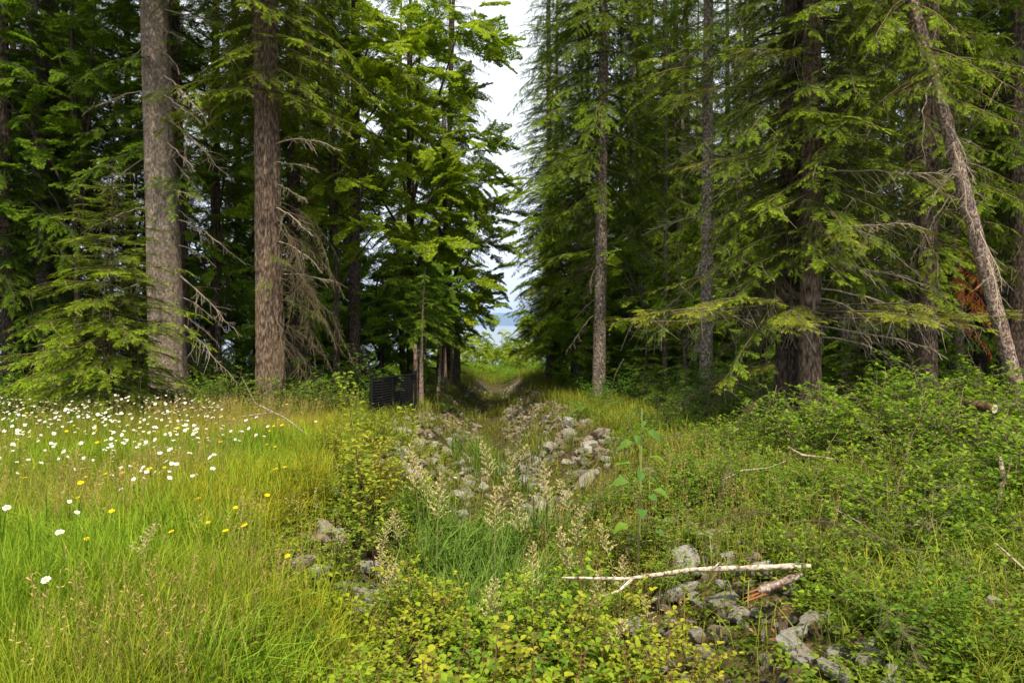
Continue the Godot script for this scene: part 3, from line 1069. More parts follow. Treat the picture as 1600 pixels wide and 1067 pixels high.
func build_left_trees() -> void:
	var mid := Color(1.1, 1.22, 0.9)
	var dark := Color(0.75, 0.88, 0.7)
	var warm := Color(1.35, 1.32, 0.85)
	# the big pale trunk
	var p := at_px(264, 14.0)
	var o := thing("fir_tree", "big fir with wide pale lichened trunk and bare dead branches, left of the furrowed trunk", "conifer tree", p)
	var tv := Vector3(-0.85, 27, 0)
	part("trunk", trunk_mesh(1, M.bark_pale, 0.36, 0.05, tv, Vector3(0.05, 0, 0), 56, 210, 0.014, 0.34, 46, 9.0), o)
	rng.seed = 21
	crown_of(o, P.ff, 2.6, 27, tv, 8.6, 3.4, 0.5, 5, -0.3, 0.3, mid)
	dead_on(o, P.dead, 1.5, tv, 27, 1.5, 8.2, 17, 0.8, 1.7, -0.7, 0.5, 0.34, dark, -0.45)
	dead_on(o, P.dead, 1.5, tv, 27, 1.0, 7.5, 6, 0.7, 1.3, 2.6, 3.9, 0.34, dark, -0.3)
	dead_on(o, P.fn, 1.6, tv, 27, 4.0, 8.5, 7, 0.7, 1.3, -1.9, 4.2, 0.3, dark, -0.2)
	# the furrowed trunk
	p = at_px(423, 13.5)
	o = thing("fir_tree", "tall fir with deeply furrowed grey-brown trunk and lacy dead twigs beside it", "conifer tree", p)
	tv = Vector3(-0.1, 28, 0)
	part("trunk", trunk_mesh(2, M.bark_furrow, 0.275, 0.05, tv, Vector3(-0.04, 0, 0), 96, 240, 0.03, 0.42, 0, 1, 24.0), o)
	rng.seed = 22
	crown_of(o, P.fn, 1.6, 28, tv, 6.0, 2.1, 0.26, 7, -0.42, 0.3, warm)
	dead_on(o, P.lace, 1.8, tv, 28, 1.4, 4.2, 16, 1.2, 1.9, -1.0, 0.35, 0.22, dark, -0.5)
	dead_on(o, P.dead, 1.5, tv, 28, 2.0, 6.5, 9, 0.8, 1.7, -0.7, 0.5, 0.24, dark, -0.1)
	dead_on(o, P.hang, 1.6, tv, 28, 2.3, 3.3, 3, 0.7, 1.0, -2.6, 0.2, 0.2, dark, -0.3)
	# young fir with light tips in front of the pale trunk
	o = conifer("young_fir", 168, 11.6, 0.13, 4.35, Vector2(0.1, 0), "bark_dark", "fn", 0.35, 2.0, 0.15, 8, Color(1.35, 1.35, 0.85), "young fir with bright layered tips standing in front of the pale trunk", "conifer tree", "", 0.0, 99, 0.004, 10, 20)
	# the dark trees round them
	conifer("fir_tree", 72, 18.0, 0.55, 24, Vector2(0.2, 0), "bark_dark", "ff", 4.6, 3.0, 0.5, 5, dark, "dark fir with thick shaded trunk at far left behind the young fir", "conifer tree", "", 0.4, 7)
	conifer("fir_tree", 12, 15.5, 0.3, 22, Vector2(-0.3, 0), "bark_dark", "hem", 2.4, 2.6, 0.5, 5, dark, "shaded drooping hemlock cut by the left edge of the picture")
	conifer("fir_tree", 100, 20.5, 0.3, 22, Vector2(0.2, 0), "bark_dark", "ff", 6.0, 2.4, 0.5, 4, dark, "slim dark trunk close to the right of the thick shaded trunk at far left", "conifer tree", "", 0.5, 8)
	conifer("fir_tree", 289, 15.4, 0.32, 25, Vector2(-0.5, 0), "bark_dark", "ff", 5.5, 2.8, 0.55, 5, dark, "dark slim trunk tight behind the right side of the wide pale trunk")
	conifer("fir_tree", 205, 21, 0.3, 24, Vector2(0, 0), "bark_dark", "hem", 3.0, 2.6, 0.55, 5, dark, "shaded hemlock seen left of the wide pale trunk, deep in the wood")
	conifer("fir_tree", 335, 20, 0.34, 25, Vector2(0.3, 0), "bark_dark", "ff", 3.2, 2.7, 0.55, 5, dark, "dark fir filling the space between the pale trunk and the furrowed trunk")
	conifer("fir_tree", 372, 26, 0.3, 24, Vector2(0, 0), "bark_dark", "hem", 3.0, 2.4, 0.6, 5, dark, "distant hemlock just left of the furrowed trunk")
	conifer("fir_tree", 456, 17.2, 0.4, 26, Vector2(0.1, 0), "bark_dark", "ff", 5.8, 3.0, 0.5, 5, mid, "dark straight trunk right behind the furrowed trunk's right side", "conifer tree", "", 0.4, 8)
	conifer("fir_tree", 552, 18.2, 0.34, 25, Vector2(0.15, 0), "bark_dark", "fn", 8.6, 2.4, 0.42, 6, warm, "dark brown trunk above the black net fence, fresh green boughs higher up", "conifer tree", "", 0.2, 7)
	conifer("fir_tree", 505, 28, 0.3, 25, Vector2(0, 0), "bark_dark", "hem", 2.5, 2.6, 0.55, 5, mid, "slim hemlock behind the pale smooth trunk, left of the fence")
	# pale smooth trunk (alder)
	p = at_px(476, 24)
	o = thing("alder_tree", "pale smooth alder trunk seen between the furrowed trunk and the dark brown one", "broadleaf tree", p)
	part("trunk", trunk_mesh(9, M.bark_pale, 0.2, 0.06, Vector3(0.2, 17, 0), Vector3(0.1, 0, 0), 16, 40, 0.004, 0.2, 0, 1), o)
	rng.seed = 31
	broad_crown(o, P.alder, 1.2, [Vector3(-1.2, 11, 0.5), Vector3(1.3, 12, 0.2), Vector3(0.2, 14, -0.6), Vector3(-0.5, 9.6, 1.2), Vector3(1.0, 10, -0.8)], 1.5, 12, mid, M.bark_pale, 0.15)
	# maples with bright layered leaves left of the gap
	maple("maple_tree", 642, 23.5, 0.3, [Vector3(-1.6, 3.6, 0.8), Vector3(0.4, 4.2, 1.3), Vector3(1.2, 5.6, 0.6), Vector3(-1.2, 6.0, 1.0), Vector3(0.2, 7.2, 1.0), Vector3(1.6, 7.4, -0.2), Vector3(-0.9, 8.6, 0.4), Vector3(0.9, 9.3, 0.2), Vector3(-1.9, 7.6, -0.4), Vector3(0, 10.8, 0), Vector3(1.0, 3.0, 0.4), Vector3(1.6, 11.4, 0.6), Vector3(0.4, 12.2, 0.3)], 1.7, 19, Color(1.3, 1.22, 0.85), "bright green maple with layered leaves above the right end of the net fence")
	maple("maple_tree", 694, 27.5, 0.3, [Vector3(-1.2, 3.2, 0.8), Vector3(0.9, 3.8, 1.0), Vector3(1.3, 5.4, 0.4), Vector3(-0.8, 6.2, 0.9), Vector3(0.6, 7.6, 0.5), Vector3(-1.0, 8.8, 0.2), Vector3(0.8, 9.4, 0), Vector3(0, 11, 0), Vector3(1.7, 7.0, 0.4)], 1.6, 16, Color(1.25, 1.2, 0.85), "green maple leaning out over the left bank beside the gap")
	maple("maple_tree", 716, 36, 0.3, [Vector3(-0.8, 2.8, 0.8), Vector3(1.0, 3.6, 0.6), Vector3(0.4, 5.2, 0.5), Vector3(-0.6, 6.6, 0.3), Vector3(1.1, 7.6, 0), Vector3(0, 9, 0)], 1.6, 13, Color(0.95, 1.0, 0.9), "far maple at the left side of the sea view")
	maple("maple_tree", 590, 21, 0.22, [Vector3(-1.0, 2.2, 0.8), Vector3(0.8, 2.6, 0.9), Vector3(0.2, 3.6, 0.6), Vector3(1.5, 3.5, 0.2), Vector3(-1.4, 3.4, 0.2), Vector3(0.4, 1.7, 1.0)], 1.4, 15, Color(0.72, 0.85, 0.75), "low shaded maple whose leaves hang behind the black net fence")
	maple("maple_tree", 668, 19.5, 0.16, [Vector3(-0.7, 1.9, 0.5), Vector3(0.2, 2.3, 0.4), Vector3(0.0, 3.0, 0.2), Vector3(-0.6, 2.9, -0.2)], 0.8, 12, Color(0.75, 0.88, 0.75), "small leafy maple over the row of slim trunks")
	maple("maple_tree", 30, 20.5, 0.3, [Vector3(-0.8, 5.2, 1.2), Vector3(0.9, 5.8, 1.0), Vector3(0.2, 7.4, 0.8), Vector3(1.6, 7.6, 0.4), Vector3(-0.6, 9, 0.4), Vector3(1.2, 4.0, 1.0)], 1.7, 13, Color(0.7, 0.85, 0.7), "leafy maple deep in shade behind the far left trees")
	maple("maple_tree", 522, 16.6, 0.14, [Vector3(-0.7, 4.6, 0.4), Vector3(0.8, 5.2, 0.3), Vector3(0.1, 6.0, 0.5), Vector3(1.3, 6.6, 0), Vector3(-0.9, 6.9, 0.2), Vector3(0.4, 7.6, 0.1), Vector3(-0.3, 8.6, 0), Vector3(1.0, 8.4, 0.3), Vector3(1.7, 7.6, 0.4), Vector3(1.0, 4.0, 0.2)], 1.15, 15, Color(1.25, 1.15, 0.8), "fresh yellow-green maple between the furrowed trunk and the dark brown trunk")
	maple("maple_tree", 128, 15.6, 0.16, [Vector3(-0.8, 5.2, 0.4), Vector3(0.7, 5.8, 0.3), Vector3(-1.4, 6.6, 0.2), Vector3(0.2, 7.0, 0.5), Vector3(-0.6, 8.0, 0), Vector3(1.0, 7.8, 0.2), Vector3(-1.7, 4.7, 0.2), Vector3(0.4, 8.9, 0)], 1.2, 13, Color(0.75, 0.85, 0.65), "shaded maple leaning over the young fir at the left")
	maple("maple_tree", 215, 19.0, 0.16, [Vector3(-0.8, 2.2, 0.4), Vector3(0.7, 3.2, 0.3), Vector3(-1.2, 4.0, 0.2), Vector3(0.2, 5.0, 0.5), Vector3(-0.6, 6.4, 0), Vector3(1.0, 7.0, 0.2), Vector3(0.4, 8.6, 0), Vector3(-1.0, 9.0, 0)], 1.3, 12, Color(0.8, 0.9, 0.65), "shaded maple seen left of the wide pale trunk behind the young fir")
	maple("maple_tree", 392, 22.0, 0.16, [Vector3(-0.8, 2.4, 0.4), Vector3(0.9, 3.4, 0.3), Vector3(-1.2, 4.4, 0.2), Vector3(0.8, 5.4, 0.5), Vector3(-0.6, 6.8, 0), Vector3(1.2, 7.4, 0.2), Vector3(0, 9, 0), Vector3(2.2, 4.4, 0.2), Vector3(2.0, 6.4, 0)], 1.4, 12, Color(0.9, 0.95, 0.7), "leafy maple glimpsed on both sides of the furrowed trunk")
	maple("maple_tree", 345, 16.2, 0.14, [Vector3(-0.5, 4.0, 0.3), Vector3(0.4, 5.0, 0.3), Vector3(-0.3, 6.2, 0.2), Vector3(0.5, 7.2, 0), Vector3(-0.5, 8.2, 0.1), Vector3(0.2, 3.0, 0.2)], 1.0, 12, Color(0.85, 0.9, 0.7), "slim shaded maple in the space between the pale and the furrowed trunk")
	# conifers whose drooping boughs edge the gap
	conifer("hemlock_tree", 690, 33, 0.36, 29, Vector2(0.9, 0), "bark_dark", "hem", 5.0, 2.7, 0.4, 6, Color(0.85, 0.85, 0.7), "tall drooping hemlock whose brownish boughs hang into the sky gap from the left")
	conifer("hemlock_tree", 700, 38, 0.36, 27, Vector2(0.2, 0), "bark_dark", "hem", 3.0, 2.4, 0.45, 6, mid, "far hemlock beside the sea view, left of the gap")
	conifer("hemlock_tree", 640, 30, 0.3, 26, Vector2(0, 0), "bark_dark", "hem", 5.0, 3.0, 0.5, 5, mid, "dense hemlock behind the bright maple left of the gap")
	# slim trunks in a row along the fence line
	var row := [[658, 17.2, 0.15, "first slim reddish trunk right of the net fence"], [683, 21.5, 0.15, "second slim trunk beyond the net fence, beside the low dark fir"], [689, 23.0, 0.13, "third slim trunk in the row past the net fence"], [697, 24.8, 0.18, "fourth slim trunk in the row past the net fence, greyer than its neighbours"], [704, 26.5, 0.2, "fifth slim trunk in the row past the net fence, pale and upright"], [711, 29, 0.18, "sixth slim trunk in the row past the net fence"], [716, 31, 0.2, "last slim trunk at the far end of the row past the net fence"]]
	for r in row:
		conifer("slim_tree", r[0], r[1], r[2], 3.6, Vector2(0.1, 0), "bark_flaky" if int(r[0]) % 3 else "bark_grey", "ff", 1.9, 0.85, 0.2, 7, Color(0.9, 1.05, 0.8), r[3], "tree", "slim trunks in a row past the net fence", 0.0, 99, 0.003, 10, 16)
	conifer("young_fir", 676, 18.2, 0.06, 1.15, Vector2(0, 0), "bark_dark", "fn", 0.1, 0.75, 0.11, 6, Color(0.75, 0.95, 0.75), "low dark bushy fir beside the slim reddish trunk", "conifer tree", "", 0.0, 99, 0.002, 8, 8)

func maple(called: String, px: float, d: float, dia: float, centers: Array, spread: float, per: int, tint: Color, label: String) -> void:
	var o := thing(called, label, "broadleaf tree", at_px(px, d))
	rng.seed = int(px * 7 + d * 31)
	var H := 0.0
	for c in centers: H = maxf(H, c.y)
	part("trunk", trunk_mesh(int(px), M.bark_dark, dia * 0.5, 0.03, Vector3(R(-0.2, 0.2), H, R(-0.2, 0.2)), Vector3(R(-0.15, 0.15), 0, 0), 12, 30, 0.005, 0.25, 0, 1), o)
	broad_crown(o, P.maple, 1.4, centers, spread, per, tint, M.bark_dark, dia * 0.5)

func build_right_trees() -> void:
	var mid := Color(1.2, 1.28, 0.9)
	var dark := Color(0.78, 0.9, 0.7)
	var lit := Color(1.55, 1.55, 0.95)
	# straight trunk right of the gap
	var o := conifer("fir_tree", 936, 19.0, 0.36, 27, Vector2(0.12, 0), "bark_grey", "hem", 5.6, 2.8, 0.3, 7, mid, "tall fir with straight bare grey trunk at the right of the gap", "conifer tree", "", 0.45, 9, 0.012, 28, 120)
	dead_on(o, P.dead, 1.5, Vector3(0.12, 27, 0), 27, 2.0, 8.5, 14, 0.7, 1.6, 1.8, 4.4, 0.16, dark, -0.5)
	dead_on(o, P.ff, 2.6, Vector3(0.12, 27, 0), 27, 3.2, 8.0, 9, 1.2, 2.4, 1.9, 5.6, 0.16, mid, -0.35)
	# conifers whose layers edge the gap from the right
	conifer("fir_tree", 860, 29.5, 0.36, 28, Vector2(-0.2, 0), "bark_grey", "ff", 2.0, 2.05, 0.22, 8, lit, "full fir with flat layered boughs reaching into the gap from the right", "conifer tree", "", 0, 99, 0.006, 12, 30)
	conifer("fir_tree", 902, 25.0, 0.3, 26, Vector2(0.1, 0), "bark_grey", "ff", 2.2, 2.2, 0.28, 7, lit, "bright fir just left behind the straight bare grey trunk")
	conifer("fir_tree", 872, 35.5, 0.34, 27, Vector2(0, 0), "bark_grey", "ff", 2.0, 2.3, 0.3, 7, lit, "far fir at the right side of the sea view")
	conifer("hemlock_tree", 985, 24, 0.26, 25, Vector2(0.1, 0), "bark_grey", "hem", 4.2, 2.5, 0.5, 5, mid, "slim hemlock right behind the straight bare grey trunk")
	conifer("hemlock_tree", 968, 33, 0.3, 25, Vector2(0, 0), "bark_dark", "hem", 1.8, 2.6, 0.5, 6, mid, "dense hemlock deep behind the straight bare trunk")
	maple("maple_tree", 892, 27, 0.2, [Vector3(-0.9, 2.4, 0.9), Vector3(0.6, 3.0, 1.0), Vector3(-0.4, 4.2, 0.9), Vector3(0.9, 4.8, 0.4), Vector3(-0.8, 5.8, 0.5), Vector3(0.3, 7.0, 0.4)], 1.3, 13, Color(1.0, 1.05, 0.85), "bright leafy maple under the firs at the right of the gap")
	var thin := [[1040, 20, 0.17, "thin trunk with dead twigs right of the straight bare trunk"], [1062, 26, 0.2, "thin dark trunk far behind, left of the slender twiggy trunk"], [1012, 29, 0.2, "far thin trunk midway between the straight trunk and the twiggy one"], [1150, 24, 0.22, "dim trunk just right of the slender twiggy trunk"], [1195, 19, 0.2, "dark thin trunk left of the twin trunks, deep in shade"], [1085, 33, 0.24, "farthest thin trunk left of the slender twiggy trunk"], [1360, 24, 0.22, "dim straight trunk between the twin trunks and the leaning one, farther back"], [1390, 17, 0.18, "thin dark trunk left of the trunk with rusty twigs"], [1475, 21, 0.24, "thin trunk seen between the rusty-twigged trunk and the leaning trunk"], [1560, 20, 0.26, "shaded trunk right behind the leaning trunk's foot"], [1300, 28, 0.24, "dim trunk deep behind the twin trunks"]]
	for r in thin:
		var q := conifer("thin_tree", r[0], r[1], r[2], 22, Vector2(R(-0.4, 0.4), 0), "bark_dark" if int(r[0]) % 2 else "bark_grey", "hem", R(4.0, 6.5), 2.1, 0.45, 5, mid, r[3], "conifer tree", "", 0.0, 99, 0.004, 10, 30)
		dead_on(q, P.dead, 1.5, Vector3(0, 22, 0), 22, 1.5, 8.5, 11, 0.6, 1.4, 0, TAU, 0.08, dark, -0.15)
	var fills := [[1000, 21.5, 0.14, 5.2, 1.3, 1.15, "leafy alder filling the space right of the straight bare trunk"], [1075, 19.0, 0.12, 4.4, 1.1, 1.05, "leafy alder in front of the slender twiggy trunk's left side"], [1060, 29, 0.16, 7.5, 1.6, 1.1, "tall leafy alder far behind, right of the straight bare trunk"], [1165, 21, 0.14, 5.6, 1.3, 0.95, "leafy alder between the slender twiggy trunk and the twin trunks"], [1130, 31, 0.16, 8.5, 1.7, 1.0, "tallest leafy alder deep in the wood left of the twin trunks"], [1340, 20, 0.14, 4.8, 1.4, 0.85, "shaded alder right of the twin trunks"], [1510, 19, 0.14, 5.0, 1.5, 0.8, "shaded alder behind the leaning trunk"], [925, 33, 0.16, 9.0, 1.6, 1.15, "bright alder rising behind the straight bare trunk"]]
	for r in fills:
		rng.seed = int(r[0])
		var cs := []
		for k in int(r[3] * 2.2): cs.append(Vector3(R(-1.2, 1.2) * r[4], r[3] * R(0.12, 1.0), R(-0.8, 1.0) * r[4]))
		var q := thing("alder_tree", r[6], "broadleaf tree", at_px(r[0], r[1]))
		part("trunk", trunk_mesh(int(r[0]), M.bark_grey, r[2] * 0.5, 0.02, Vector3(R(-0.3, 0.3), r[3], 0), Vector3(R(-0.1, 0.1), 0, 0), 10, 24, 0.003, 0.2, 0, 1), q)
		broad_crown(q, P.alder, 1.2, cs, r[4], 9, Color(0.95, 0.95, 0.75) * r[5], M.bark_grey, r[2] * 0.4)
	# slender trunk with many dead twigs
	o = conifer("fir_tree", 1104, 15.6, 0.3, 25, Vector2(0.0, 0), "bark_grey", "fn", 7.0, 2.4, 0.42, 5, lit, "slender grey trunk bristling with dead twigs, left of the twin trunks", "conifer tree", "", 0.0, 99, 0.01, 24, 90)
	dead_on(o, P.dead, 1.5, Vector3(0, 25, 0), 25, 1.6, 8.2, 24, 0.8, 1.8, 0, TAU, 0.13, dark, -0.2)
	dead_on(o, P.fn, 1.6, Vector3(0, 25, 0), 25, 3.0, 7.5, 8, 0.8, 1.6, 2.2, 6.6, 0.12, lit, -0.3)
	# twin trunks: two trees side by side
	o = conifer("spruce_tree", 1230, 10.5, 0.36, 24, Vector2(0.3, -0.2), "bark_dark", "hang", 2.2, 1.9, 0.2, 6, Color(0.95, 1.0, 0.8), "left of the twin trunks, dark and rough, with heavy drooping boughs", "conifer tree", "", 0.25, 2.6, 0.02, 32, 120)
	dead_on(o, P.lace, 1.8, Vector3(0.3, 24, 0), 24, 0.8, 3.8, 12, 0.9, 1.7, 2.0, 5.2, 0.15, dark, -0.2)
	for h in [[1.78, 3.5, 2.6, -0.02], [1.62, 3.0, 2.5, 0.0], [1.9, 3.8, 2.4, -0.04], [1.7, 4.4, 2.1, -0.05], [1.75, 3.25, 2.7, -0.03], [2.35, 2.85, 2.0, -0.12], [3.9, 3.3, 1.9, -0.1], [4.9, 2.9, 1.8, 0.0], [1.1, 3.6, 1.5, -0.25], [1.9, 4.3, 1.8, -0.2]]:
		var b := part("bough", P.long[int(h[0] * 100) % 5], o, Vector3(0, h[0], 0.1))
		b.basis = Basis(Vector3.UP, h[1]) * Basis(Vector3.BACK, h[3]) * Basis.from_scale(Vector3.ONE * h[2] / 2.4)
	o = conifer("spruce_tree", 1268, 10.0, 0.31, 22, Vector2(0.2, -0.2), "bark_furrow", "fn", 2.4, 1.7, 0.24, 6, Color(1.1, 1.1, 0.8), "right of the twin trunks, greyer, carrying the long sunlit lower boughs", "conifer tree", "", 0.25, 2.8, 0.02, 32, 120)
	dead_on(o, P.dead, 1.5, Vector3(0.2, 22, 0), 22, 1.2, 3.6, 13, 0.8, 1.9, -1.2, 0.6, 0.13, dark, -0.15)
	for h in [[1.66, -0.35, 2.5, 0.0], [1.58, -0.1, 2.4, 0.02], [1.6, -0.9, 2.1, -0.02], [1.7, -1.3, 1.9, -0.05], [1.72, -0.12, 2.5, -0.02], [1.8, -0.75, 1.9, -0.05], [2.5, 0.1, 1.9, -0.15], [3.0, -0.45, 1.7, -0.2], [1.62, 4.2, 1.6, -0.05], [2.8, 4.6, 1.5, -0.2], [3.7, -0.2, 1.6, -0.1], [5.0, 3.6, 1.7, 0.0], [5.4, -0.4, 1.5, 0.0]]:
		var b := part("bough", P.long[int(h[0] * 100) % 5], o, Vector3(0.02, h[0], 0.08))
		b.basis = Basis(Vector3.UP, h[1]) * Basis(Vector3.BACK, h[3]) * Basis.from_scale(Vector3.ONE * h[2] / 2.4)
	# mid-depth firs behind them
	conifer("fir_tree", 1322, 17, 0.26, 24, Vector2(0.1, 0), "bark_grey", "fn", 4.6, 2.2, 0.45, 5, mid, "slim fir trunk just right behind the twin trunks")
	o = conifer("fir_tree", 1448, 12.6, 0.38, 25, Vector2(-0.1, 0), "bark_dark", "hang", 3.2, 2.3, 0.38, 5, Color(1.1, 1.1, 0.8), "dark thick trunk with hanging rusty twigs left of the leaning trunk", "conifer tree", "", 0.3, 5, 0.02, 30, 110)
	for h in [[2.75, -0.2, 1.2], [2.35, -0.6, 1.1], [3.1, 0.3, 0.9], [4.2, 3.5, 0.6], [1.9, -0.4, 0.9], [2.6, -1.0, 1.0], [3.6, -0.3, 0.7]]:
		var b := part("rusty_twig", P.rust[0], o, Vector3(0.28, h[0], 0.22))
		b.basis = Basis(Vector3.UP, h[1]) * Basis(Vector3.BACK, -0.5) * Basis.from_scale(Vector3.ONE * h[2])
	conifer("fir_tree", 1424, 14.4, 0.3, 24, Vector2(0, 0), "bark_dark", "hang", 3.0, 2.0, 0.42, 5, mid, "second dark trunk tight behind the rusty-twigged trunk")
	conifer("fir_tree", 1503, 15.4, 0.25, 23, Vector2(-0.6, 0), "bark_pale", "fn", 5.2, 2.0, 0.5, 4, mid, "pale slim trunk behind the middle of the leaning trunk")
	conifer("fir_tree", 1537, 16, 0.38, 25, Vector2(-0.2, 0), "bark_dark", "hem", 5.0, 2.6, 0.55, 5, dark, "dark thick trunk behind the leaning trunk at far right", "conifer tree", "", 0.5, 8)
	conifer("fir_tree", 1592, 14.2, 0.32, 24, Vector2(-0.1, 0), "bark_dark", "hem", 4.6, 2.4, 0.55, 5, dark, "shaded fir cut by the right edge of the picture", "conifer tree", "", 0.5, 8)
	# the leaning trunk
	var p := at_px(1622, 9.1)
	o = thing("leaning_tree", "leaning flaky-barked trunk slanting across the right edge of the forest", "conifer tree", p)
	var tv := Vector3(-3.9, 14, -0.6)
	part("trunk", trunk_mesh(77, M.bark_flaky, 0.094, 0.045, tv, Vector3(0.12, 0, 0), 36, 170, 0.014, 0.25, 20, 7), o)
	rng.seed = 61
	crown_of(o, P.hang, 1.6, 14, tv, 4.6, 1.6, 0.34, 6, -0.5, 0.1, Color(1.2, 1.2, 0.8))
	dead_on(o, P.dead, 1.5, tv, 14, 2.2, 4.5, 7, 0.6, 1.3, 2.4, 5.0, 0.1, dark, -0.8)
	# understorey saplings
	var low := [[1075, 13.5, 2.2, "knee-high fir sapling between the grey straight trunk and the twin trunks"], [1150, 11.5, 1.7, "small fir sapling left of the twin trunks"], [1012, 15.5, 2.0, "fir sapling in the dark gap right of the sword fern"], [1190, 13.0, 2.6, "fir sapling tight behind the twin trunks' left side"], [1345, 14, 2.4, "fir sapling in the shade right of the twin trunks"]]
	for r in low:
		conifer("young_fir", r[0], r[1], 0.06, r[2], Vector2(0, 0), "bark_dark", "fn", 0.15, 1.0, 0.16, 5, Color(0.95, 1.05, 0.8), r[3], "conifer tree", "", 0.0, 99, 0.002, 8, 10)

func build_far_trees() -> void:
	# the rest of the wood: trees that close the view between the named trunks and shade the floor
	rng.seed = 555
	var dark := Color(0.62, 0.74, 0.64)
	var spots := [[-10.5, -16.5], [-12, -21], [-14.5, -18.5], [-9.6, -26], [-13, -29], [-17, -25], [-7.2, -31], [-11, -36], [-16, -33], [-5.4, -36], [-11.4, -41], [-13, -43], [-19, -31], [-15.5, -14.5], [9.4, -20], [10.5, -15.5], [13, -18.5], [8.6, -26], [11.6, -24], [15, -23], [6.2, -28], [9.4, -32], [13.4, -30], [6.0, -33.5], [10.5, -39], [12, -38], [17, -28], [14, -14.5], [9.4, -44], [-19, -20], [17.5, -18], [12.5, -48], [-11.6, -47], [4.6, -37.5], [6.8, -41], [3.2, -33], [7.2, -36], [10.4, -28.5], [12.8, -34], [7.4, -30.5], [5.4, -30.2], [15.8, -27], [-7.4, -28], [-10.8, -31], [-14, -22.5], [-14, -50], [15, -50]]
	for s in spots:
		var nm := "hemlock_tree" if rng.randf() < 0.5 else "fir_tree"
		var p := gp(s[0], s[1])
		var o := thing(nm, by_landmark("dark %s deep in the wood" % ("hemlock" if nm == "hemlock_tree" else "fir"), p), "conifer tree", p, "")
		var H := R(22, 28)
		var tv := Vector3(R(-0.4, 0.4), H, 0)
		part("trunk", trunk_mesh(int(rng.randi() % 1000), M.bark_dark if rng.randf() < 0.7 else M.bark_grey, R(0.13, 0.22), 0.03, tv, Vector3(R(-0.1, 0.1), 0, 0), 9, 24, 0.004, 0.25, 0, 1), o)
		crown_of(o, P.hem if nm == "hemlock_tree" else P.ff, 2.6, H, tv, R(0.5, 2.2), R(2.4, 3.2), 0.36, 6, -0.4, 0.2, dark)
	# understorey: leafy saplings and low hemlocks that close the view between the trunks
	var under := [[-6.0, -18.5, 3.4], [-8.6, -21, 4.2], [-11.5, -18.4, 3.6], [-4.6, -21.5, 3.6], [-6.6, -25, 4.6], [-9.6, -16.8, 2.6], [-3.7, -24.5, 4.0], [-4.4, -29, 5.0], [-3.1, -30, 4.0], [-12.5, -25, 4.6], [-5.2, -17.2, 2.4], [-3.5, -19.4, 2.6],
		[3.4, -21, 3.0], [5.0, -19, 3.2], [7.0, -18.2, 3.4], [8.8, -16, 3.4], [9.8, -18.5, 4.2], [6.0, -23, 4.4], [4.2, -26, 4.4], [2.6, -29, 4.2], [7.8, -13.8, 2.6], [11.4, -21, 4.8], [2.4, -23, 2.6], [1.5, -27, 2.6], [8.2, -22, 4.4], [5.6, -15.4, 2.2]]
	for s in under:
		var p := gp(s[0], s[1])
		var leafy_one := rng.randf() < 0.55
		var o := thing("maple_sapling" if leafy_one else "young_hemlock", by_landmark("shaded maple sapling" if leafy_one else "shaded young hemlock", p), "tree", p)
		if leafy_one:
			part("trunk", trunk_mesh(int(rng.randi() % 1000), M.bark_dark, 0.035, 0.012, Vector3(R(-0.2, 0.2), s[2], 0), Vector3.ZERO, 8, 12, 0.002, 0.2, 0, 1), o)
			var cs := []
			for k in int(s[2] * 2.4): cs.append(Vector3(R(-0.9, 0.9), s[2] * R(0.22, 1.05), R(-0.7, 0.9)))
			broad_crown(o, P.maple, 1.4, cs, 1.0, 9, Color(0.85, 0.95, 0.75) * R(0.85, 1.2), M.bark_dark, 0.02)
		else:
			var tv := Vector3(R(-0.2, 0.2), s[2] * 1.25, 0)
			part("trunk", trunk_mesh(int(rng.randi() % 1000), M.bark_dark, 0.04, 0.01, tv, Vector3.ZERO, 8, 12, 0.002, 0.2, 0, 1), o)
			crown_of(o, P.ff, 2.6, s[2] * 1.25, tv, 0.3, 1.4, 0.22, 6, -0.3, 0.2, Color(0.8, 0.92, 0.75) * R(0.85, 1.2))
	# sunlit saplings at the head of the ditch
	var sap := [[-4.6, -51, 1.5], [-3.4, -52.5, 1.7], [-2.3, -51.5, 1.5], [-1.2, -53.5, 1.8], [-0.2, -52, 1.5], [0.8, -54, 1.9], [2.0, -51.5, 1.6], [-2.9, -56, 2.4], [-0.8, -56.5, 2.6], [1.3, -57, 2.6], [3.2, -54, 2.3], [-4.8, -56, 2.6], [4.4, -56.5, 2.6], [-1.9, -49.5, 1.1], [0.3, -49.8, 1.1], [5.5, -53, 2.4], [-6.2, -54, 2.4]]
	for s in sap:
		var p := gp(s[0], s[1])
		var o := thing("sapling_bush", by_landmark("fresh green sapling bush", p), "bush", p, "sunlit sapling bushes at the head of the ditch")
		part("trunk", trunk_mesh(int(rng.randi() % 1000), M.bark_dark, 0.04, 0.01, Vector3(0, s[2] * 1.1, 0), Vector3.ZERO, 7, 8, 0.002, 0.2, 0, 1), o)
		var cs := []
		for k in 8: cs.append(Vector3(R(-0.6, 0.6) * s[2] * 0.6, s[2] * R(0.25, 1.15), R(-0.5, 0.5) * s[2] * 0.6))
		broad_crown(o, P.alder, 1.2, cs, s[2] * 0.5, 10, Color(1.35, 1.25, 0.9), M.bark_dark, 0.02)

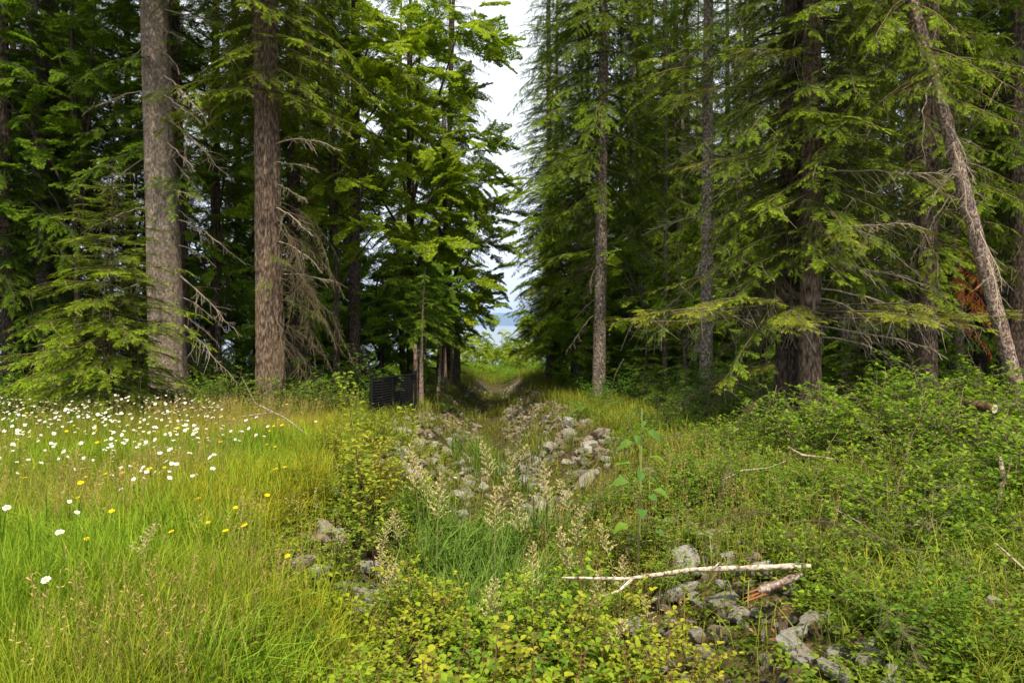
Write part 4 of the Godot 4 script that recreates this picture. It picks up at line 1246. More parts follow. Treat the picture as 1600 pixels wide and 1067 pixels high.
func build_fence() -> void:
	var a := gp(-2.5, -13.0)
	var b := gp(-2.06, -15.6)
	var ya := minf(a.y, 0.6 - 1.35) - 0.12
	var o := thing("net_fence", "short black net fence panel on posts at the left edge of the ditch", "fence", Vector3(a.x, ya, a.z))
	var dirv := Vector3(b.x - a.x, -0.1, b.z - a.z)
	var L := dirv.length()
	var black := Color(0.012, 0.012, 0.014)
	var H := 1.5
	for f in [0.0, 1.0]:
		var mb := MB.new()
		mb.tube(PackedVector3Array([Vector3(0, -0.2, 0), Vector3(0, H + 0.06, 0)]), 0.03, 0.03, 10, black, black)
		mb.box(Vector3(0, H + 0.07, 0), Vector3(0.075, 0.025, 0.075), black * 1.4)
		part("post", mb.mesh(M.black_net), o, dirv * f)
	var rail := MB.new()
	rail.tube(PackedVector3Array([dirv * 0.012, dirv * 0.988]), 0.018, 0.018, 8, black * 1.3, black * 1.3)
	var slat := MB.new()
	rng.seed = 4
	var ss := PackedVector3Array()
	for k in 9: ss.append(dirv * (0.01 + 0.98 * k / 8.0) + Vector3(0.01 * sin(k * 1.3), -0.006 * sin(PI * k / 8.0), 0))
	slat.tube(ss, 0.009, 0.009, 5, black * 2.6, black * 3.4)
	part("rail", rail.mesh(M.black_net), o, Vector3(0, H, 0))
	var sm: ArrayMesh = slat.mesh(M.black_net)
	for k in 30:
		part("slat", sm, o, Vector3(0.0, 0.04 + k * 0.0485, 0.0))
	var bar := MB.new()
	bar.tube(PackedVector3Array([Vector3(0, 0.0, 0), Vector3(0, H + 0.05, 0)]), 0.009, 0.009, 5, black * 0.8, black)
	var bm: ArrayMesh = bar.mesh(M.black_net)
	for k in 4:
		part("upright", bm, o, dirv * (k + 1) / 5.0 + Vector3(0.022, 0, 0))
	var net := MB.new()
	net.box(dirv * 0.5 + Vector3(-0.05, H * 0.5, 0), Vector3(0.006, H - 0.04, L * 0.97), Color(0.01, 0.01, 0.011), Basis(Vector3.UP, atan2(dirv.x, dirv.z)))
	part("netting", net.mesh(M.black_net), o)
	# wooden post beside it
	var w := gp(-2.13, -16.1)
	var wp := stick_mesh(8, PackedVector3Array([Vector3(0, -0.2, 0), Vector3(0.01, 0.8, 0), Vector3(0, 1.5, 0)]), 0.05, 0.045, M.bark_furrow, 0.04)
	single("wooden_post", wp, "round brown wooden post standing behind the right end of the net fence", "post", w)

func build_stones() -> void:
	var protos := []
	for i in 16:
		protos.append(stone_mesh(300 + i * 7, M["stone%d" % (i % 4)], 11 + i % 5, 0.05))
	var colour := ["pale grey", "pinkish brown", "greenish grey", "whitish"]
	rng.seed = 42
	# [zone phrase, count, x0, x1, d0, d1, size0, size1]
	var zones := [
		["right", 78, 0.2, 1.4, 8.4, 12.4, 0.12, 0.27, "heaped on the right bank below the seedling"],
		["left", 54, -1.8, -0.5, 8.8, 12.6, 0.12, 0.27, "in the left bank pile before the net fence"],
		["far_left", 40, -2.0, -0.8, 13.0, 25.0, 0.12, 0.26, "in the strip up the far left bank"],
		["far_right", 62, -0.6, 0.7, 13.0, 40.0, 0.13, 0.28, "on the far right bank mound"],
		["near_left", 12, -1.55, -0.85, 4.9, 5.9, 0.14, 0.28, "sunk among leaves on the near left bank"],
		["near_right", 46, 0.8, 1.75, 3.0, 5.1, 0.1, 0.19, "half buried round the fallen branch on the near right bank"],
		["mid_right", 13, 1.1, 1.8, 5.2, 7.2, 0.16, 0.28, "in the red leaf litter of the right bank"],
		["bottom", 14, -0.7, 0.2, 9.0, 14.0, 0.2, 0.34, "lying in the bed of the ditch"],
	]
	for zn in zones:
		var placed := []
		for k in zn[1]:
			var x := 0.0
			var d := 0.0
			for tries in 14:
				x = R(zn[2], zn[3])
				d = R(zn[4], zn[5])
				if zn[0] == "far_right": x += ditch_x(d) + 0.85
				if zn[0] == "far_left": x += (d - 17.0) * -0.02
				var ok := noise_p.get_noise_2d(x * 0.8, d * 0.8) > -0.28
				for q in placed:
					if Vector2(q.x - x, q.y - d).length() < 0.14: ok = false
				if ok: break
			placed.append(Vector2(x, d))
			var w := rng.randi() % protos.size()
			if String(zn[0]).begins_with("near") and (w % 4 == 2 or (w % 4 == 1 and k % 2 == 0)): w = (w / 4) * 4 + (3 if k % 3 else 0)
			var s := R(zn[6], zn[7]) * (1.0 if rng.randf() < 0.8 else 1.25)
			var p := gp(x, -d)
			var lab: String = "%s%s angular rock %s" % ["large " if s > 0.23 else ("small " if s < 0.175 else ""), colour[w % 4], zn[8]]
			if zn[0] in ["near_left", "near_right", "mid_right", "bottom"]: lab = by_landmark("%s angular rock" % colour[w % 4], p)
			var o := single("rock", protos[w], lab, "rock", p + Vector3(0, s * (R(0.12, 0.3) if String(zn[0]).begins_with("near") else R(0.02, 0.18)), 0), "angular rocks lining the ditch")
			o.basis = Basis.from_euler(Vector3(R(-0.4, 0.4), R(0, TAU), R(-0.4, 0.4))) * Basis.from_scale(Vector3(s, s, s))
	# rubble between them, past counting
	var wh := [[], [], [], []]
	var ti := [[], [], [], []]
	for k in 5200:
		var d := R(3.4, 42)
		var side := 1.0 if rng.randf() < 0.55 else -1.0
		var x := ditch_x(d) + side * R(0.35, 1.75)
		if noise_p.get_noise_2d(x * 0.8, d * 0.8) < -0.22: continue
		if d < 8.0 and rng.randf() < 0.6: continue
		var s := R(0.06, 0.17)
		var w := rng.randi() % 4
		wh[w].append(Transform3D(Basis.from_euler(Vector3(R(0, 3), R(0, 6), R(0, 3))) * Basis.from_scale(Vector3.ONE * s), gp(x, -d) + Vector3(0, s * 0.2, 0)))
		ti[w].append(tone(Color(1, 1, 1), R(0.75, 1.1)))
	for k in 420:
		var left := k < 140
		var d := R(4.7, 6.0) if left else R(3.0, 5.6)
		var x := R(-1.6, -0.8) if left else R(0.7, 1.85)
		var s := R(0.025, 0.1)
		var w := rng.randi() % 4
		wh[w].append(Transform3D(Basis.from_euler(Vector3(R(0, 3), R(0, 6), R(0, 3))) * Basis.from_scale(Vector3.ONE * s), gp(x, -d) + Vector3(0, s * 0.2, 0)))
		ti[w].append(tone(Color(1, 1, 1), R(0.6, 1.0)))
	for i in 4:
		many("rubble", protos[i], wh[i], ti[i], self, "stuff").set_meta("label", "small broken stones filling the ditch banks between the rocks")

func build_wood() -> void:
	# pale fallen branch with a fork
	var o := thing("fallen_branch", "pale barkless fallen branch with a small fork lying across the near right bank", "branch", Vector3(1.0, 0.1, -4.4))
	part("stem", stick_mesh(1, PackedVector3Array([Vector3(-0.7, -0.015, 0.02), Vector3(-0.3, -0.03, 0), Vector3(0.1, 0.02, -0.02), Vector3(0.4, 0.035, 0.0), Vector3(0.8, 0.06, 0.03)]), 0.008, 0.021, M.wood_pale, 0.14, Color(0.74, 0.71, 0.66)), o)
	part("fork", stick_mesh(2, PackedVector3Array([Vector3(-0.27, -0.03, 0.0), Vector3(-0.36, -0.085, 0.05), Vector3(-0.47, -0.12, 0.06)]), 0.011, 0.005, M.wood_pale, 0.15), o)
	part("stub", stick_mesh(3, PackedVector3Array([Vector3(0.22, 0.03, 0), Vector3(0.26, 0.075, 0.0)]), 0.008, 0.004, M.wood_pale, 0.1), o)
	# broken log with torn orange wood
	o = thing("broken_log", "short rough broken log with torn orange wood at its lower end", "log", Vector3(1.52, 0.1, -4.2))
	part("bark", stick_mesh(4, PackedVector3Array([Vector3(-0.1, -0.03, 0.02), Vector3(0.03, 0.015, 0), Vector3(0.17, 0.06, -0.02)]), 0.026, 0.018, M.bark_flaky, 0.15), o)
	var tw := MB.new()
	rng.seed = 9
	for k in 9:
		var q := Vector3(-0.09, -0.028, 0.02) + Vector3(0, R(-0.018, 0.018), R(-0.018, 0.018))
		tw.tube(PackedVector3Array([q + Vector3(0.03, 0.01, 0), q + Vector3(R(-0.11, -0.04), R(-0.045, -0.015), R(-0.01, 0.02))]), 0.011, 0.001, 4, Color(0.2, 0.085, 0.035), Color(0.34, 0.16, 0.06))
	part("torn_wood", tw.mesh(M.dry), o)
	# leaning dead branch on the left
	o = thing("dead_branch", "long grey dead branch leaning out of the shrubs into the meadow, below the furrowed trunk", "branch", Vector3(-2.4, 0.12, -9.0))
	part("stem", stick_mesh(5, PackedVector3Array([Vector3(0.05, 0.02, 0.1), Vector3(-0.4, 0.33, 0), Vector3(-0.8, 0.5, -0.1), Vector3(-0.97, 0.83, -0.1)]), 0.012, 0.005, M.wood_pale, 0.25, Color(0.5, 0.47, 0.43)), o)
	part("twig", stick_mesh(6, PackedVector3Array([Vector3(-0.55, 0.4, 0), Vector3(-0.9, 0.36, 0.1), Vector3(-1.15, 0.2, 0.15)]), 0.008, 0.003, M.wood_pale, 0.2, Color(0.5, 0.46, 0.4)), o)
	# more lying sticks: [x, d, lift, yaw, pitch, length, radius, shade, label]
	var sticks := [
		[-3.75, -9.2, 0.5, 0.5, 0.9, 0.55, 0.008, 0.7, "thin crooked twig standing in the daisies under the pale trunk"],
		[2.1, -6.3, 0.28, 0.15, 0.2, 0.6, 0.012, 0.9, "bleached stick lying on the low thicket left of the cut log"],
		[2.75, -6.7, 0.33, -0.35, -0.25, 0.42, 0.018, 1.0, "short split pale piece of wood below the twin trunks"],
		[2.3, -4.6, 0.3, -0.6, -0.45, 0.55, 0.006, 0.6, "thin brown twig slanting down the thicket above the broken log"],
		[2.62, -3.6, 0.2, -1.1, -0.8, 0.6, 0.008, 0.9, "dry cream stalk bent over beside the white stone"],
		[1.75, -12.5, 0.75, 1.9, -0.9, 1.1, 0.014, 0.8, "pale bare stem leaning in the dark shrubs behind the seedling"],
		[5.3, -9.6, 0.75, 1.75, 1.1, 1.1, 0.02, 0.35, "dark crooked stem rising from the shrubs left of the leaning trunk"],
		[-0.95, -4.4, 0.0, -0.7, -0.4, 0.35, 0.005, 0.9, "thin pale stick under the near left rocks"],
		[1.15, -6.6, -0.05, 0.2, 0.15, 0.7, 0.014, 0.5, "brown stick lying in the leaf litter behind the seedling"],
		[2.5, -8.4, 0.25, 0.35, 0.6, 0.35, 0.012, 1.0, "small white broken stick at the foot of the twin trunks"],
	]
	for s in sticks:
		rng.seed = int(s[5] * 1000)
		var l: float = s[5]
		var m := stick_mesh(int(l * 777), PackedVector3Array([Vector3(-l * 0.5, 0, 0), Vector3(-l * 0.15, R(-0.04, 0.04), R(-0.03, 0.03)), Vector3(l * 0.2, R(-0.04, 0.04), R(-0.03, 0.03)), Vector3(l * 0.5, R(-0.05, 0.05), 0)]), s[6] * 0.7, s[6] * 0.4, M.wood_pale, 0.2, Color(s[7], s[7] * 0.9, s[7] * 0.78) * 0.62)
		var q := single("stick", m, s[8], "stick", Vector3(s[0], ground(s[0], s[1]) + s[2], s[1]))
		q.basis = Basis(Vector3.UP, s[3]) * Basis(Vector3.BACK, s[4])
	# cut log with a pale face, broken upright stub
	o = thing("cut_log", "short cut log with a pale face lying on the right thicket", "log", Vector3(4.5, ground(4.5, -7.0) + 0.6, -7.0))
	part("bark", stick_mesh(7, PackedVector3Array([Vector3(-0.06, 0.02, -0.14), Vector3(0, 0, 0), Vector3(0.05, -0.01, 0.12)]), 0.044, 0.046, M.bark_dark, 0.06, Color(1.3, 0.95, 0.65)), o)
	var face := MB.new()
	var ax := Vector3(0.05, -0.01, 0.12).normalized()
	var s1 := ax.cross(Vector3.UP).normalized()
	var u1 := s1.cross(ax)
	var ce := Vector3(0.05, -0.01, 0.12) + ax * 0.004
	for k in 14:
		var a0 := TAU * k / 14
		var a1 := TAU * (k + 1) / 14
		face.tri(ce, ce + (s1 * cos(a0) + u1 * sin(a0)) * 0.043, ce + (s1 * cos(a1) + u1 * sin(a1)) * 0.043, Color(0.72, 0.6, 0.52))
	part("cut_face", face.mesh(M.dry), o)
	single("broken_stub", stick_mesh(12, PackedVector3Array([Vector3(0, -0.2, 0), Vector3(0.01, 0.1, 0), Vector3(-0.01, 0.24, 0)]), 0.022, 0.016, M.wood_pale, 0.2, Color(0.85, 0.75, 0.66)), "pale broken stub standing upright in the right thicket", "stub", Vector3(3.7, ground(3.7, -5.5) + 0.2, -5.5))
	var ws := single("white_stone", stone_mesh(990, M.stone3, 9, 0.08), "small white stone among leaves near the bottom right corner", "rock", Vector3(2.39, ground(2.39, -3.6) + 0.2, -3.6))
	ws.basis = Basis.from_scale(Vector3(0.085, 0.075, 0.07))
	# dead twigs caught in the right thicket
	rng.seed = 31
	for k in 18:
		var d := R(3.4, 8.4)
		var x := R(1.7, 0.7 * d)
		var tp := gp(x, -d) + Vector3(0, R(0.2, 0.42), 0)
		var tw1 := single("dead_twig", P.lace[k % 3], by_landmark("bare grey-brown dead twig", tp), "twig", tp, "dead twigs caught in the right thicket")
		tw1.basis = Basis(Vector3.UP, R(0, TAU)) * Basis(Vector3.BACK, R(-0.25, 0.45)) * Basis(Vector3.RIGHT, R(-0.8, 0.8)) * Basis.from_scale(Vector3.ONE * R(0.18, 0.36))
	# grey brushwood heap on the right
	o = thing("brushwood", "heap of grey dead twigs under the leaning trunk", "brushwood", gp(5.5, -8.0) + Vector3(0, 0.55, 0))
	rng.seed = 14
	for k in 12:
		var b := part("twig", P.dead[k % 5] if k % 3 else P.lace[k % 3], o, Vector3(R(-0.4, 0.4), R(-0.2, 0.3), R(-0.3, 0.3)))
		b.basis = Basis(Vector3.UP, R(0, TAU)) * Basis(Vector3.BACK, R(-0.5, 0.3)) * Basis.from_scale(Vector3.ONE * R(0.4, 0.75))
	o = thing("brushwood", "spiky bundle of bare fallen twigs at the left foot of the twin trunks", "brushwood", gp(3.3, -9.0) + Vector3(0, 0.6, 0))
	for k in 6:
		var b := part("twig", P.lace[k % 3], o, Vector3(R(-0.1, 0.1), R(-0.1, 0.2), R(-0.1, 0.1)))
		b.basis = Basis(Vector3.UP, R(2.5, 4.6)) * Basis(Vector3.BACK, R(-0.9, -0.1)) * Basis.from_scale(Vector3.ONE * R(0.35, 0.6))

func build_undergrowth() -> void:
	rng.seed = 77
	# yellow-green shrubs filling the near end of the ditch
	var spots := []
	for k in 46:
		var p := Vector2.ZERO
		for tries in 20:
			var d := R(2.7, 4.9)
			p = Vector2(R(-1.35, 1.0), d)
			if p.x > 0.62 and d > 2.9: continue
			if p.x < -0.72 and d > 3.7: continue
			var ok := true
			for q in spots:
				if q.distance_to(p) < 0.24: ok = false
			if ok: break
		spots.append(p)
		var g := gp(p.x, -p.y)
		var want := 0.62 - 0.15 * absf(p.x) - 0.06 * p.y + R(-0.1, 0.1) - g.y
		put_shrub("leafy_shrub", P.yel[rng.randi() % 4], g, clampf(want, 0.4, 1.3), by_landmark("yellow-green leafy shrub", g), "yellow-green shrubs filling the near end of the ditch")
	# shrubs along the left bank up to the net fence
	for s in [[-1.2, 6.0, 0.8], [-1.0, 6.6, 0.85], [-0.75, 5.6, 0.95], [-1.45, 7.2, 0.9], [-0.9, 7.6, 1.0], [-1.5, 8.2, 0.85], [-0.6, 6.9, 0.95], [-1.75, 6.4, 0.6], [-0.35, 6.2, 0.9], [-1.1, 8.8, 0.8], [-1.75, 9.2, 0.8], [-2.1, 8.4, 0.65], [-0.55, 5.0, 0.8], [-1.95, 10.4, 0.7], [-2.3, 11.2, 0.7], [-1.3, 5.2, 0.7], [-0.9, 6.0, 1.05], [-1.6, 7.7, 0.95], [-0.7, 7.2, 1.1], [-1.25, 6.6, 1.0], [-0.5, 5.5, 1.0]]:
		var g := gp(s[0], -s[1])
		put_shrub("leafy_shrub", P.yel[rng.randi() % 4], g, s[2] * (0.55 if s[0] > -1.15 and s[1] > 5.4 else 1.0), by_landmark("upright yellow-green shrub", g), "yellow-green shrubs along the left bank")
	# low thicket over the right bank
	spots = []
	for k in 110:
		var p := Vector2.ZERO
		for tries in 20:
			var d := R(3.2, 9.2)
			p = Vector2(R(maxf(1.25, 1.95 - 0.05 * d), 0.74 * d + 0.3), d)
			var ok := noise_p.get_noise_2d(p.x * 0.5, d * 0.5) > -0.35 and not (p.x < 1.85 and d < 5.0)
			for q in spots:
				if q.distance_to(p) < 0.3: ok = false
			if ok: break
		spots.append(p)
		var g := gp(p.x, -p.y)
		put_shrub("thicket_shrub", P.thick[rng.randi() % 4], g, R(0.5, 1.0) * (1.0 + 0.5 * noise_p.get_noise_2d(p.x * 0.6 + 50, p.y * 0.6)) * (0.8 + 0.8 * smoothstep(1.6, 4.2, p.x) * smoothstep(3.8, 6.5, p.y)), by_landmark(["small-leaved green shrub", "low spreading green shrub", "dark-leaved low shrub"][k % 3], g), "small-leaved shrubs of the right thicket")
	for s in [[3.2, 7.6, 1.0], [4.0, 7.9, 1.15], [4.7, 8.4, 1.2], [5.4, 7.6, 1.15], [3.6, 8.6, 1.05], [5.9, 8.9, 1.2], [5.9, 7.2, 1.0], [2.9, 8.5, 0.85], [4.9, 9.3, 1.25], [6.2, 8.2, 1.1], [3.9, 5.6, 0.8]]:
		var g := gp(s[0], -s[1])
		put_shrub("tall_bush", P.bushy[rng.randi() % 3], g, s[2], by_landmark("tall bright green bush", g), "taller bushes at the back of the right thicket", "bush")
	for k in 24:
		var x := -9.4 + k * 0.28 + R(-0.1, 0.1)
		var g := gp(x, -R(12.0, 13.6) - (0.6 if k % 2 else 0.0))
		put_shrub("edge_bush", P.bushy[rng.randi() % 3] if k % 3 else P.floor[rng.randi() % 4], g, R(0.75, 1.25), by_landmark("leafy bush at the forest edge", g), "leafy bushes along the edge of the left wood", "bush")
	for k in 18:
		var d := R(14.6, 18.0)
		var x := R(-0.7 * d, -2.9)
		var g := gp(x, -d)
		put_shrub("edge_bush", P.bushy[k % 3] if k % 2 else P.floor[k % 4], g, R(1.3, 2.0), by_landmark("tall shaded leafy bush", g), "tall bushes between the left trunks", "bush")
	for s in [[0.5, 5.9, 0.62], [1.3, 5.6, 0.55], [1.75, 6.4, 0.6], [0.35, 6.2, 0.5], [1.6, 7.4, 0.6], [2.2, 7.0, 0.6], [1.0, 7.3, 0.45], [2.4, 8.4, 0.7], [1.1, 5.0, 0.4], [2.0, 5.6, 0.5], [2.6, 6.2, 0.55]]:
		var g := gp(s[0], -s[1])
		put_shrub("green_bush", P.bushy[rng.randi() % 3], g, s[2], by_landmark("rounded fresh green bush", g), "fresh green bushes on the right bank", "bush")
	# bright little shrubs by the seedling
	for s in [[0.75, 6.4], [1.1, 6.1], [0.55, 6.9], [1.3, 6.7], [0.9, 7.2], [0.35, 6.3]]:
		var g := gp(s[0], -s[1])
		put_shrub("thicket_shrub", P.thick[rng.randi() % 4], g, R(0.75, 0.95), by_landmark("dense bright green bush", g), "dense green bushes by the seedling")
	# forest floor shrubs both sides
	spots = []
	for k in 120:
		var p := Vector2.ZERO
		for tries in 20:
			var left := k % 2 == 0
			var d := R(12.2, 22.0) if left else R(9.6, 22.0)
			p = Vector2(R(-0.78 * d, -2.6 - 0.03 * d) if left else R(1.9 + 0.01 * d, 0.78 * d), d)
			var ok := true
			for q in spots:
				if q.distance_to(p) < 0.55: ok = false
			if ok: break
		spots.append(p)
		var g := gp(p.x, -p.y)
		put_shrub("forest_shrub", P.floor[rng.randi() % 4], g, R(0.75, 1.3), by_landmark("broad-leaved shrub on the forest floor", g), "shrubs on the forest floor", "shrub")
	# more cover farther in, past counting
	var wh := [[], [], [], []]
	var ti := [[], [], [], []]
	for k in 900:
		var d := R(14, 44)
		var side := 1.0 if rng.randf() < 0.5 else -1.0
		var x := ditch_x(d) + side * R(2.2, 0.75 * d)
		var w := rng.randi() % 4
		wh[w].append(Transform3D(Basis(Vector3.UP, R(0, TAU)) * Basis.from_scale(Vector3.ONE * R(0.7, 1.5)), gp(x, -d)))
		ti[w].append(tone(Color(0.85, 0.95, 0.85), R(0.7, 1.15)))
	for i in 4:
		many("undergrowth", P.floor[i][0], wh[i], ti[i], self, "stuff").set_meta("label", "mass of shaded leaves on the floor deep in the wood")
	# ground cover of small leaves over banks and thicket
	wh = [[], [], [], []]
	ti = [[], [], [], []]
	for k in 5200:
		var d := 2.4 + 9.8 * pow(rng.randf(), 1.2)
		var x := R(-1.9, 0.78 * d)
		if absf(x) > 0.76 * d: continue
		var n := noise_p.get_noise_2d(x * 0.7, d * 0.7)
		if x > 0.7 and x < 1.75 and d > 2.9 and d < 5.2 and rng.randf() < 0.84: continue
		if x > -1.65 and x < -0.75 and d > 4.5 and d < 6.1 and rng.randf() < 0.92: continue
		if d > 7.5 and absf(x) < 1.7 and ((n > -0.2 and rng.randf() < 0.93) or rng.randf() < 0.45): continue
		if n < -0.3 and rng.randf() < 0.5: continue
		var w := rng.randi() % 4
		wh[w].append(Transform3D(Basis(Vector3.UP, R(0, TAU)) * Basis.from_scale(Vector3.ONE * R(0.7, 1.5)), gp(x, -d)))
		var tn := Color(1.1, 1.05, 0.9) if x < 1.2 else Color(0.85, 0.95, 0.85)
		ti[w].append(tone(tn, R(0.55, 1.3)))
	for i in 4:
		many("ground_cover", P.cover[i], wh[i], ti[i], self, "stuff").set_meta("label", "low creeping leaves covering the banks")
	wh = [[], [], [], []]
	ti = [[], [], [], []]
	for k in 420:
		var d := 2.6 + 8.0 * rng.randf()
		var x := R(-1.6, 0.74 * d)
		if noise_p.get_noise_2d(x * 0.9 + 31, d * 0.9) < 0.08: continue
		if (d > 8.0 and absf(x) < 1.6) or (absf(x) > 0.7 and absf(x) < 1.8 and d < 6.2): continue
		var w := rng.randi() % 4
		wh[w].append(Transform3D(Basis(Vector3.UP, R(0, TAU)) * Basis.from_scale(Vector3.ONE * R(0.35, 0.6)), gp(x, -d)))
		ti[w].append(tone(Color(1.25, 1.2, 0.8), R(0.7, 1.2)))
	for i in 4:
		many("broad_leaf_cover", P.floor[i][0], wh[i], ti[i], self, "stuff").set_meta("label", "patches of broader leaves among the low cover")
	wh = [[], [], []]
	ti = [[], [], []]
	for k in 3000:
		var d := R(32, 60)
		var x := R(-9.0, 8.0)
		if d < 45.0 and absf(x - ditch_x(d) - 0.2) < 1.3: continue
		var w := rng.randi() % 3
		wh[w].append(Transform3D(Basis(Vector3.UP, R(0, TAU)) * Basis.from_scale(Vector3.ONE * R(1.6, 3.0)), gp(x, -d)))
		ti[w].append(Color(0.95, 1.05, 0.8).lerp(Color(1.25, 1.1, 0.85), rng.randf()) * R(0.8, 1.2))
	for i in 3:
		many("crest_grass", P.short[i], wh[i], ti[i], self, "stuff").set_meta("label", "sunlit grass on the crest at the far end of the ditch")
	wh = [[], [], [], []]
	ti = [[], [], [], []]
	for k in 260:
		var d := R(44, 60)
		var x := R(-9.0, 8.0)
		var w := rng.randi() % 4
		wh[w].append(Transform3D(Basis(Vector3.UP, R(0, TAU)) * Basis.from_scale(Vector3.ONE * R(0.8, 1.5)), gp(x, -d)))
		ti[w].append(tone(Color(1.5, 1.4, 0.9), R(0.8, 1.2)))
	for i in 4:
		many("crest_scrub", P.floor[i][0], wh[i], ti[i], self, "stuff").set_meta("label", "low sunlit scrub round the saplings on the crest")
	# sword fern and two smaller ones
	for s in [[1.45, 13.6, 1.2, "large sword fern with arching fronds on the right bank"], [1.75, 12.6, 0.9, "smaller fern in front of the large sword fern"], [-1.9, 19.6, 0.7, "small fern under the slim trunks"]]:
		var o := thing("fern", s[3], "fern", gp(s[0], -s[1]))
		for k in 13:
			var f := part("frond", P.fern[k % 4], o)
			f.basis = Basis(Vector3.UP, TAU * k / 13 + R(-0.2, 0.2)) * Basis(Vector3.BACK, R(-0.25, 0.25)) * Basis.from_scale(Vector3.ONE * s[2] * R(0.75, 1.1))
	# big-leaved seedling
	var base := gp(0.95, -5.5)
	var o := thing("seedling", "young poplar seedling with big drooping leaves on the right bank", "seedling", base)
	var top := 0.98 - base.y
	var sm := MB.new()
	sm.tube(PackedVector3Array([Vector3(0, 0, 0), Vector3(0.02, top * 0.5, 0), Vector3(0.03, top, 0)]), 0.014, 0.005, 6, Color(0.2, 0.16, 0.08), Color(0.24, 0.3, 0.08))
	part("stem", sm.mesh(M.twig), o)
	rng.seed = 12
	var lb := [[0.97, 0.3, 0.07], [0.95, 2.8, 0.08], [0.9, 1.6, 0.1], [0.86, 5.9, 0.13], [0.8, 3.1, 0.14], [0.72, 0.05, 0.16], [0.68, 2.9, 0.15], [0.6, 0.2, 0.15], [0.58, 3.3, 0.16], [0.54, -0.3, 0.15], [0.5, 2.7, 0.14], [0.45, 4.6, 0.13], [0.42, 0.5, 0.13], [0.36, 3.6, 0.14], [0.84, 4.3, 0.09], [0.76, 1.2, 0.1], [0.65, 4.6, 0.11], [0.62, 1.5, 0.1], [0.52, 5.2, 0.1], [0.47, 1.9, 0.12], [0.33, 5.7, 0.1], [0.3, 2.3, 0.09], [0.92, 4.9, 0.06], [0.26, 0.4, 0.1]]
	for q in lb:
		var lm := MB.new()
		var d := hdir(q[1])
		var stalk_end: Vector3 = Vector3(0.02, top * q[0], 0) + d * (0.03 + 0.13 * (1.0 - q[0])) + Vector3(0, 0.02, 0)
		lm.tube(PackedVector3Array([Vector3(0.02, top * q[0], 0), stalk_end]), 0.004, 0.003, 4, Color(0.15, 0.2, 0.05), Color(0.15, 0.2, 0.05))
		var cc := Color(0.1, 0.22, 0.05).lerp(Color(0.24, 0.36, 0.035), rng.randf())
		lm.leaf(stalk_end, (d + Vector3(R(-0.3, 0.3), R(-0.7, 0.05), R(-0.3, 0.3))).normalized(), (Vector3.UP + d * 0.3 + Vector3(R(-0.4, 0.4), 0, R(0.0, 0.7))).normalized(), q[2] * 0.95, q[2] * 0.62, cc, 0.16, 0.3)
		part("leaf", lm.mesh(M.leaf), o)
	# tall leafy stem by the net fence
	for s in [[-1.32, 6.4, 1.28, "tall leafy shoot rising in front of the net fence's left post"], [-1.05, 5.6, 0.85, "dark leaning leafy shoot below the net fence"], [-0.95, 7.4, 1.0, "leafy shoot with a reddish top in front of the net fence"]]:
		var b2 := gp(s[0], -s[1])
		var t := thing("leafy_shoot", s[3], "shoot", b2)
		var H: float = s[2] - b2.y * 0.6
		var stem := MB.new()
		var lean := Vector3(-0.16, 0, 0)
		stem.tube(PackedVector3Array([Vector3.ZERO, Vector3(0, H * 0.5, 0) + lean * 0.3, Vector3(0, H, 0) + lean]), 0.007, 0.002, 5, Color(0.06, 0.035, 0.025), Color(0.12, 0.1, 0.04))
		part("stem", stem.mesh(M.twig), t)
		var fol := MB.new()
		for k in 90:
			var f := 0.3 + 0.7 * k / 90.0
			var p := Vector3(0, H * f, 0) + lean * f * f
			var d := hdir(k * 2.4 + R(-0.4, 0.4))
			var e := p + d * R(0.03, 0.14) * (1.2 - 0.7 * f)
			fol.leaf(e, (d + Vector3(0, R(-0.3, 0.6), 0)).normalized(), (Vector3.UP + Vector3(R(-0.5, 0.5), 0, R(0, 0.6))).normalized(), R(0.04, 0.075), R(0.03, 0.045), Color(0.15, 0.24, 0.03).lerp(Color(0.4, 0.42, 0.04), rng.randf()) * R(0.8, 1.15))
		part("leaves", fol.mesh(M.leaf), t)
	# dry seedy shrub at the foot of the furrowed trunk
	var dry := shrub_meshes(970, 0.6, 0.4, 14, 0.03, 0.016, 0.022, Color(0.3, 0.3, 0.1), Color(0.5, 0.46, 0.24), Color(0.2, 0.14, 0.09), false)
	put_shrub("dry_shrub", dry, gp(-3.45, -9.6), 1.1, "cream and green seedy shrub at the foot of the furrowed trunk", "", "shrub")
	# rusty litter
	wh = []
	ti = []
	var lit := MB.new()
	rng.seed = 5
	for k in 10:
		lit.leaf4(Vector3(R(-0.09, 0.09), R(0.0, 0.05), R(-0.09, 0.09)), hdir(R(0, TAU)), (Vector3.UP + Vector3(R(-0.8, 0.8), 0, R(-0.8, 0.8))).normalized(), R(0.02, 0.045), R(0.008, 0.02), Color(0.2, 0.075, 0.035).lerp(Color(0.32, 0.22, 0.14), rng.randf()))
	for k in 520:
		var z: Array = [[0.9, 1.9, 4.8, 7.6], [0.2, 0.6, 4.9, 5.6], [0.6, 1.8, 9.5, 12.5], [0.7, 1.9, 3.0, 7.0], [-1.5, -0.8, 5.5, 6.4], [2.4, 3.6, 8.6, 9.8]][rng.randi() % 6]
		var x := R(z[0], z[1])
		var d := R(z[2], z[3])
		wh.append(Transform3D(Basis(Vector3.UP, R(0, TAU)) * Basis.from_scale(Vector3.ONE * R(0.6, 1.3)), gp(x, -d) + Vector3(0, R(0.01, 0.06), 0)))
		ti.append(tone(Color(1, 1, 1), R(0.6, 1.2)))
	many("leaf_litter", lit.mesh(M.dry), wh, ti, self, "stuff").set_meta("label", "rusty dead leaves and needles on the right bank")

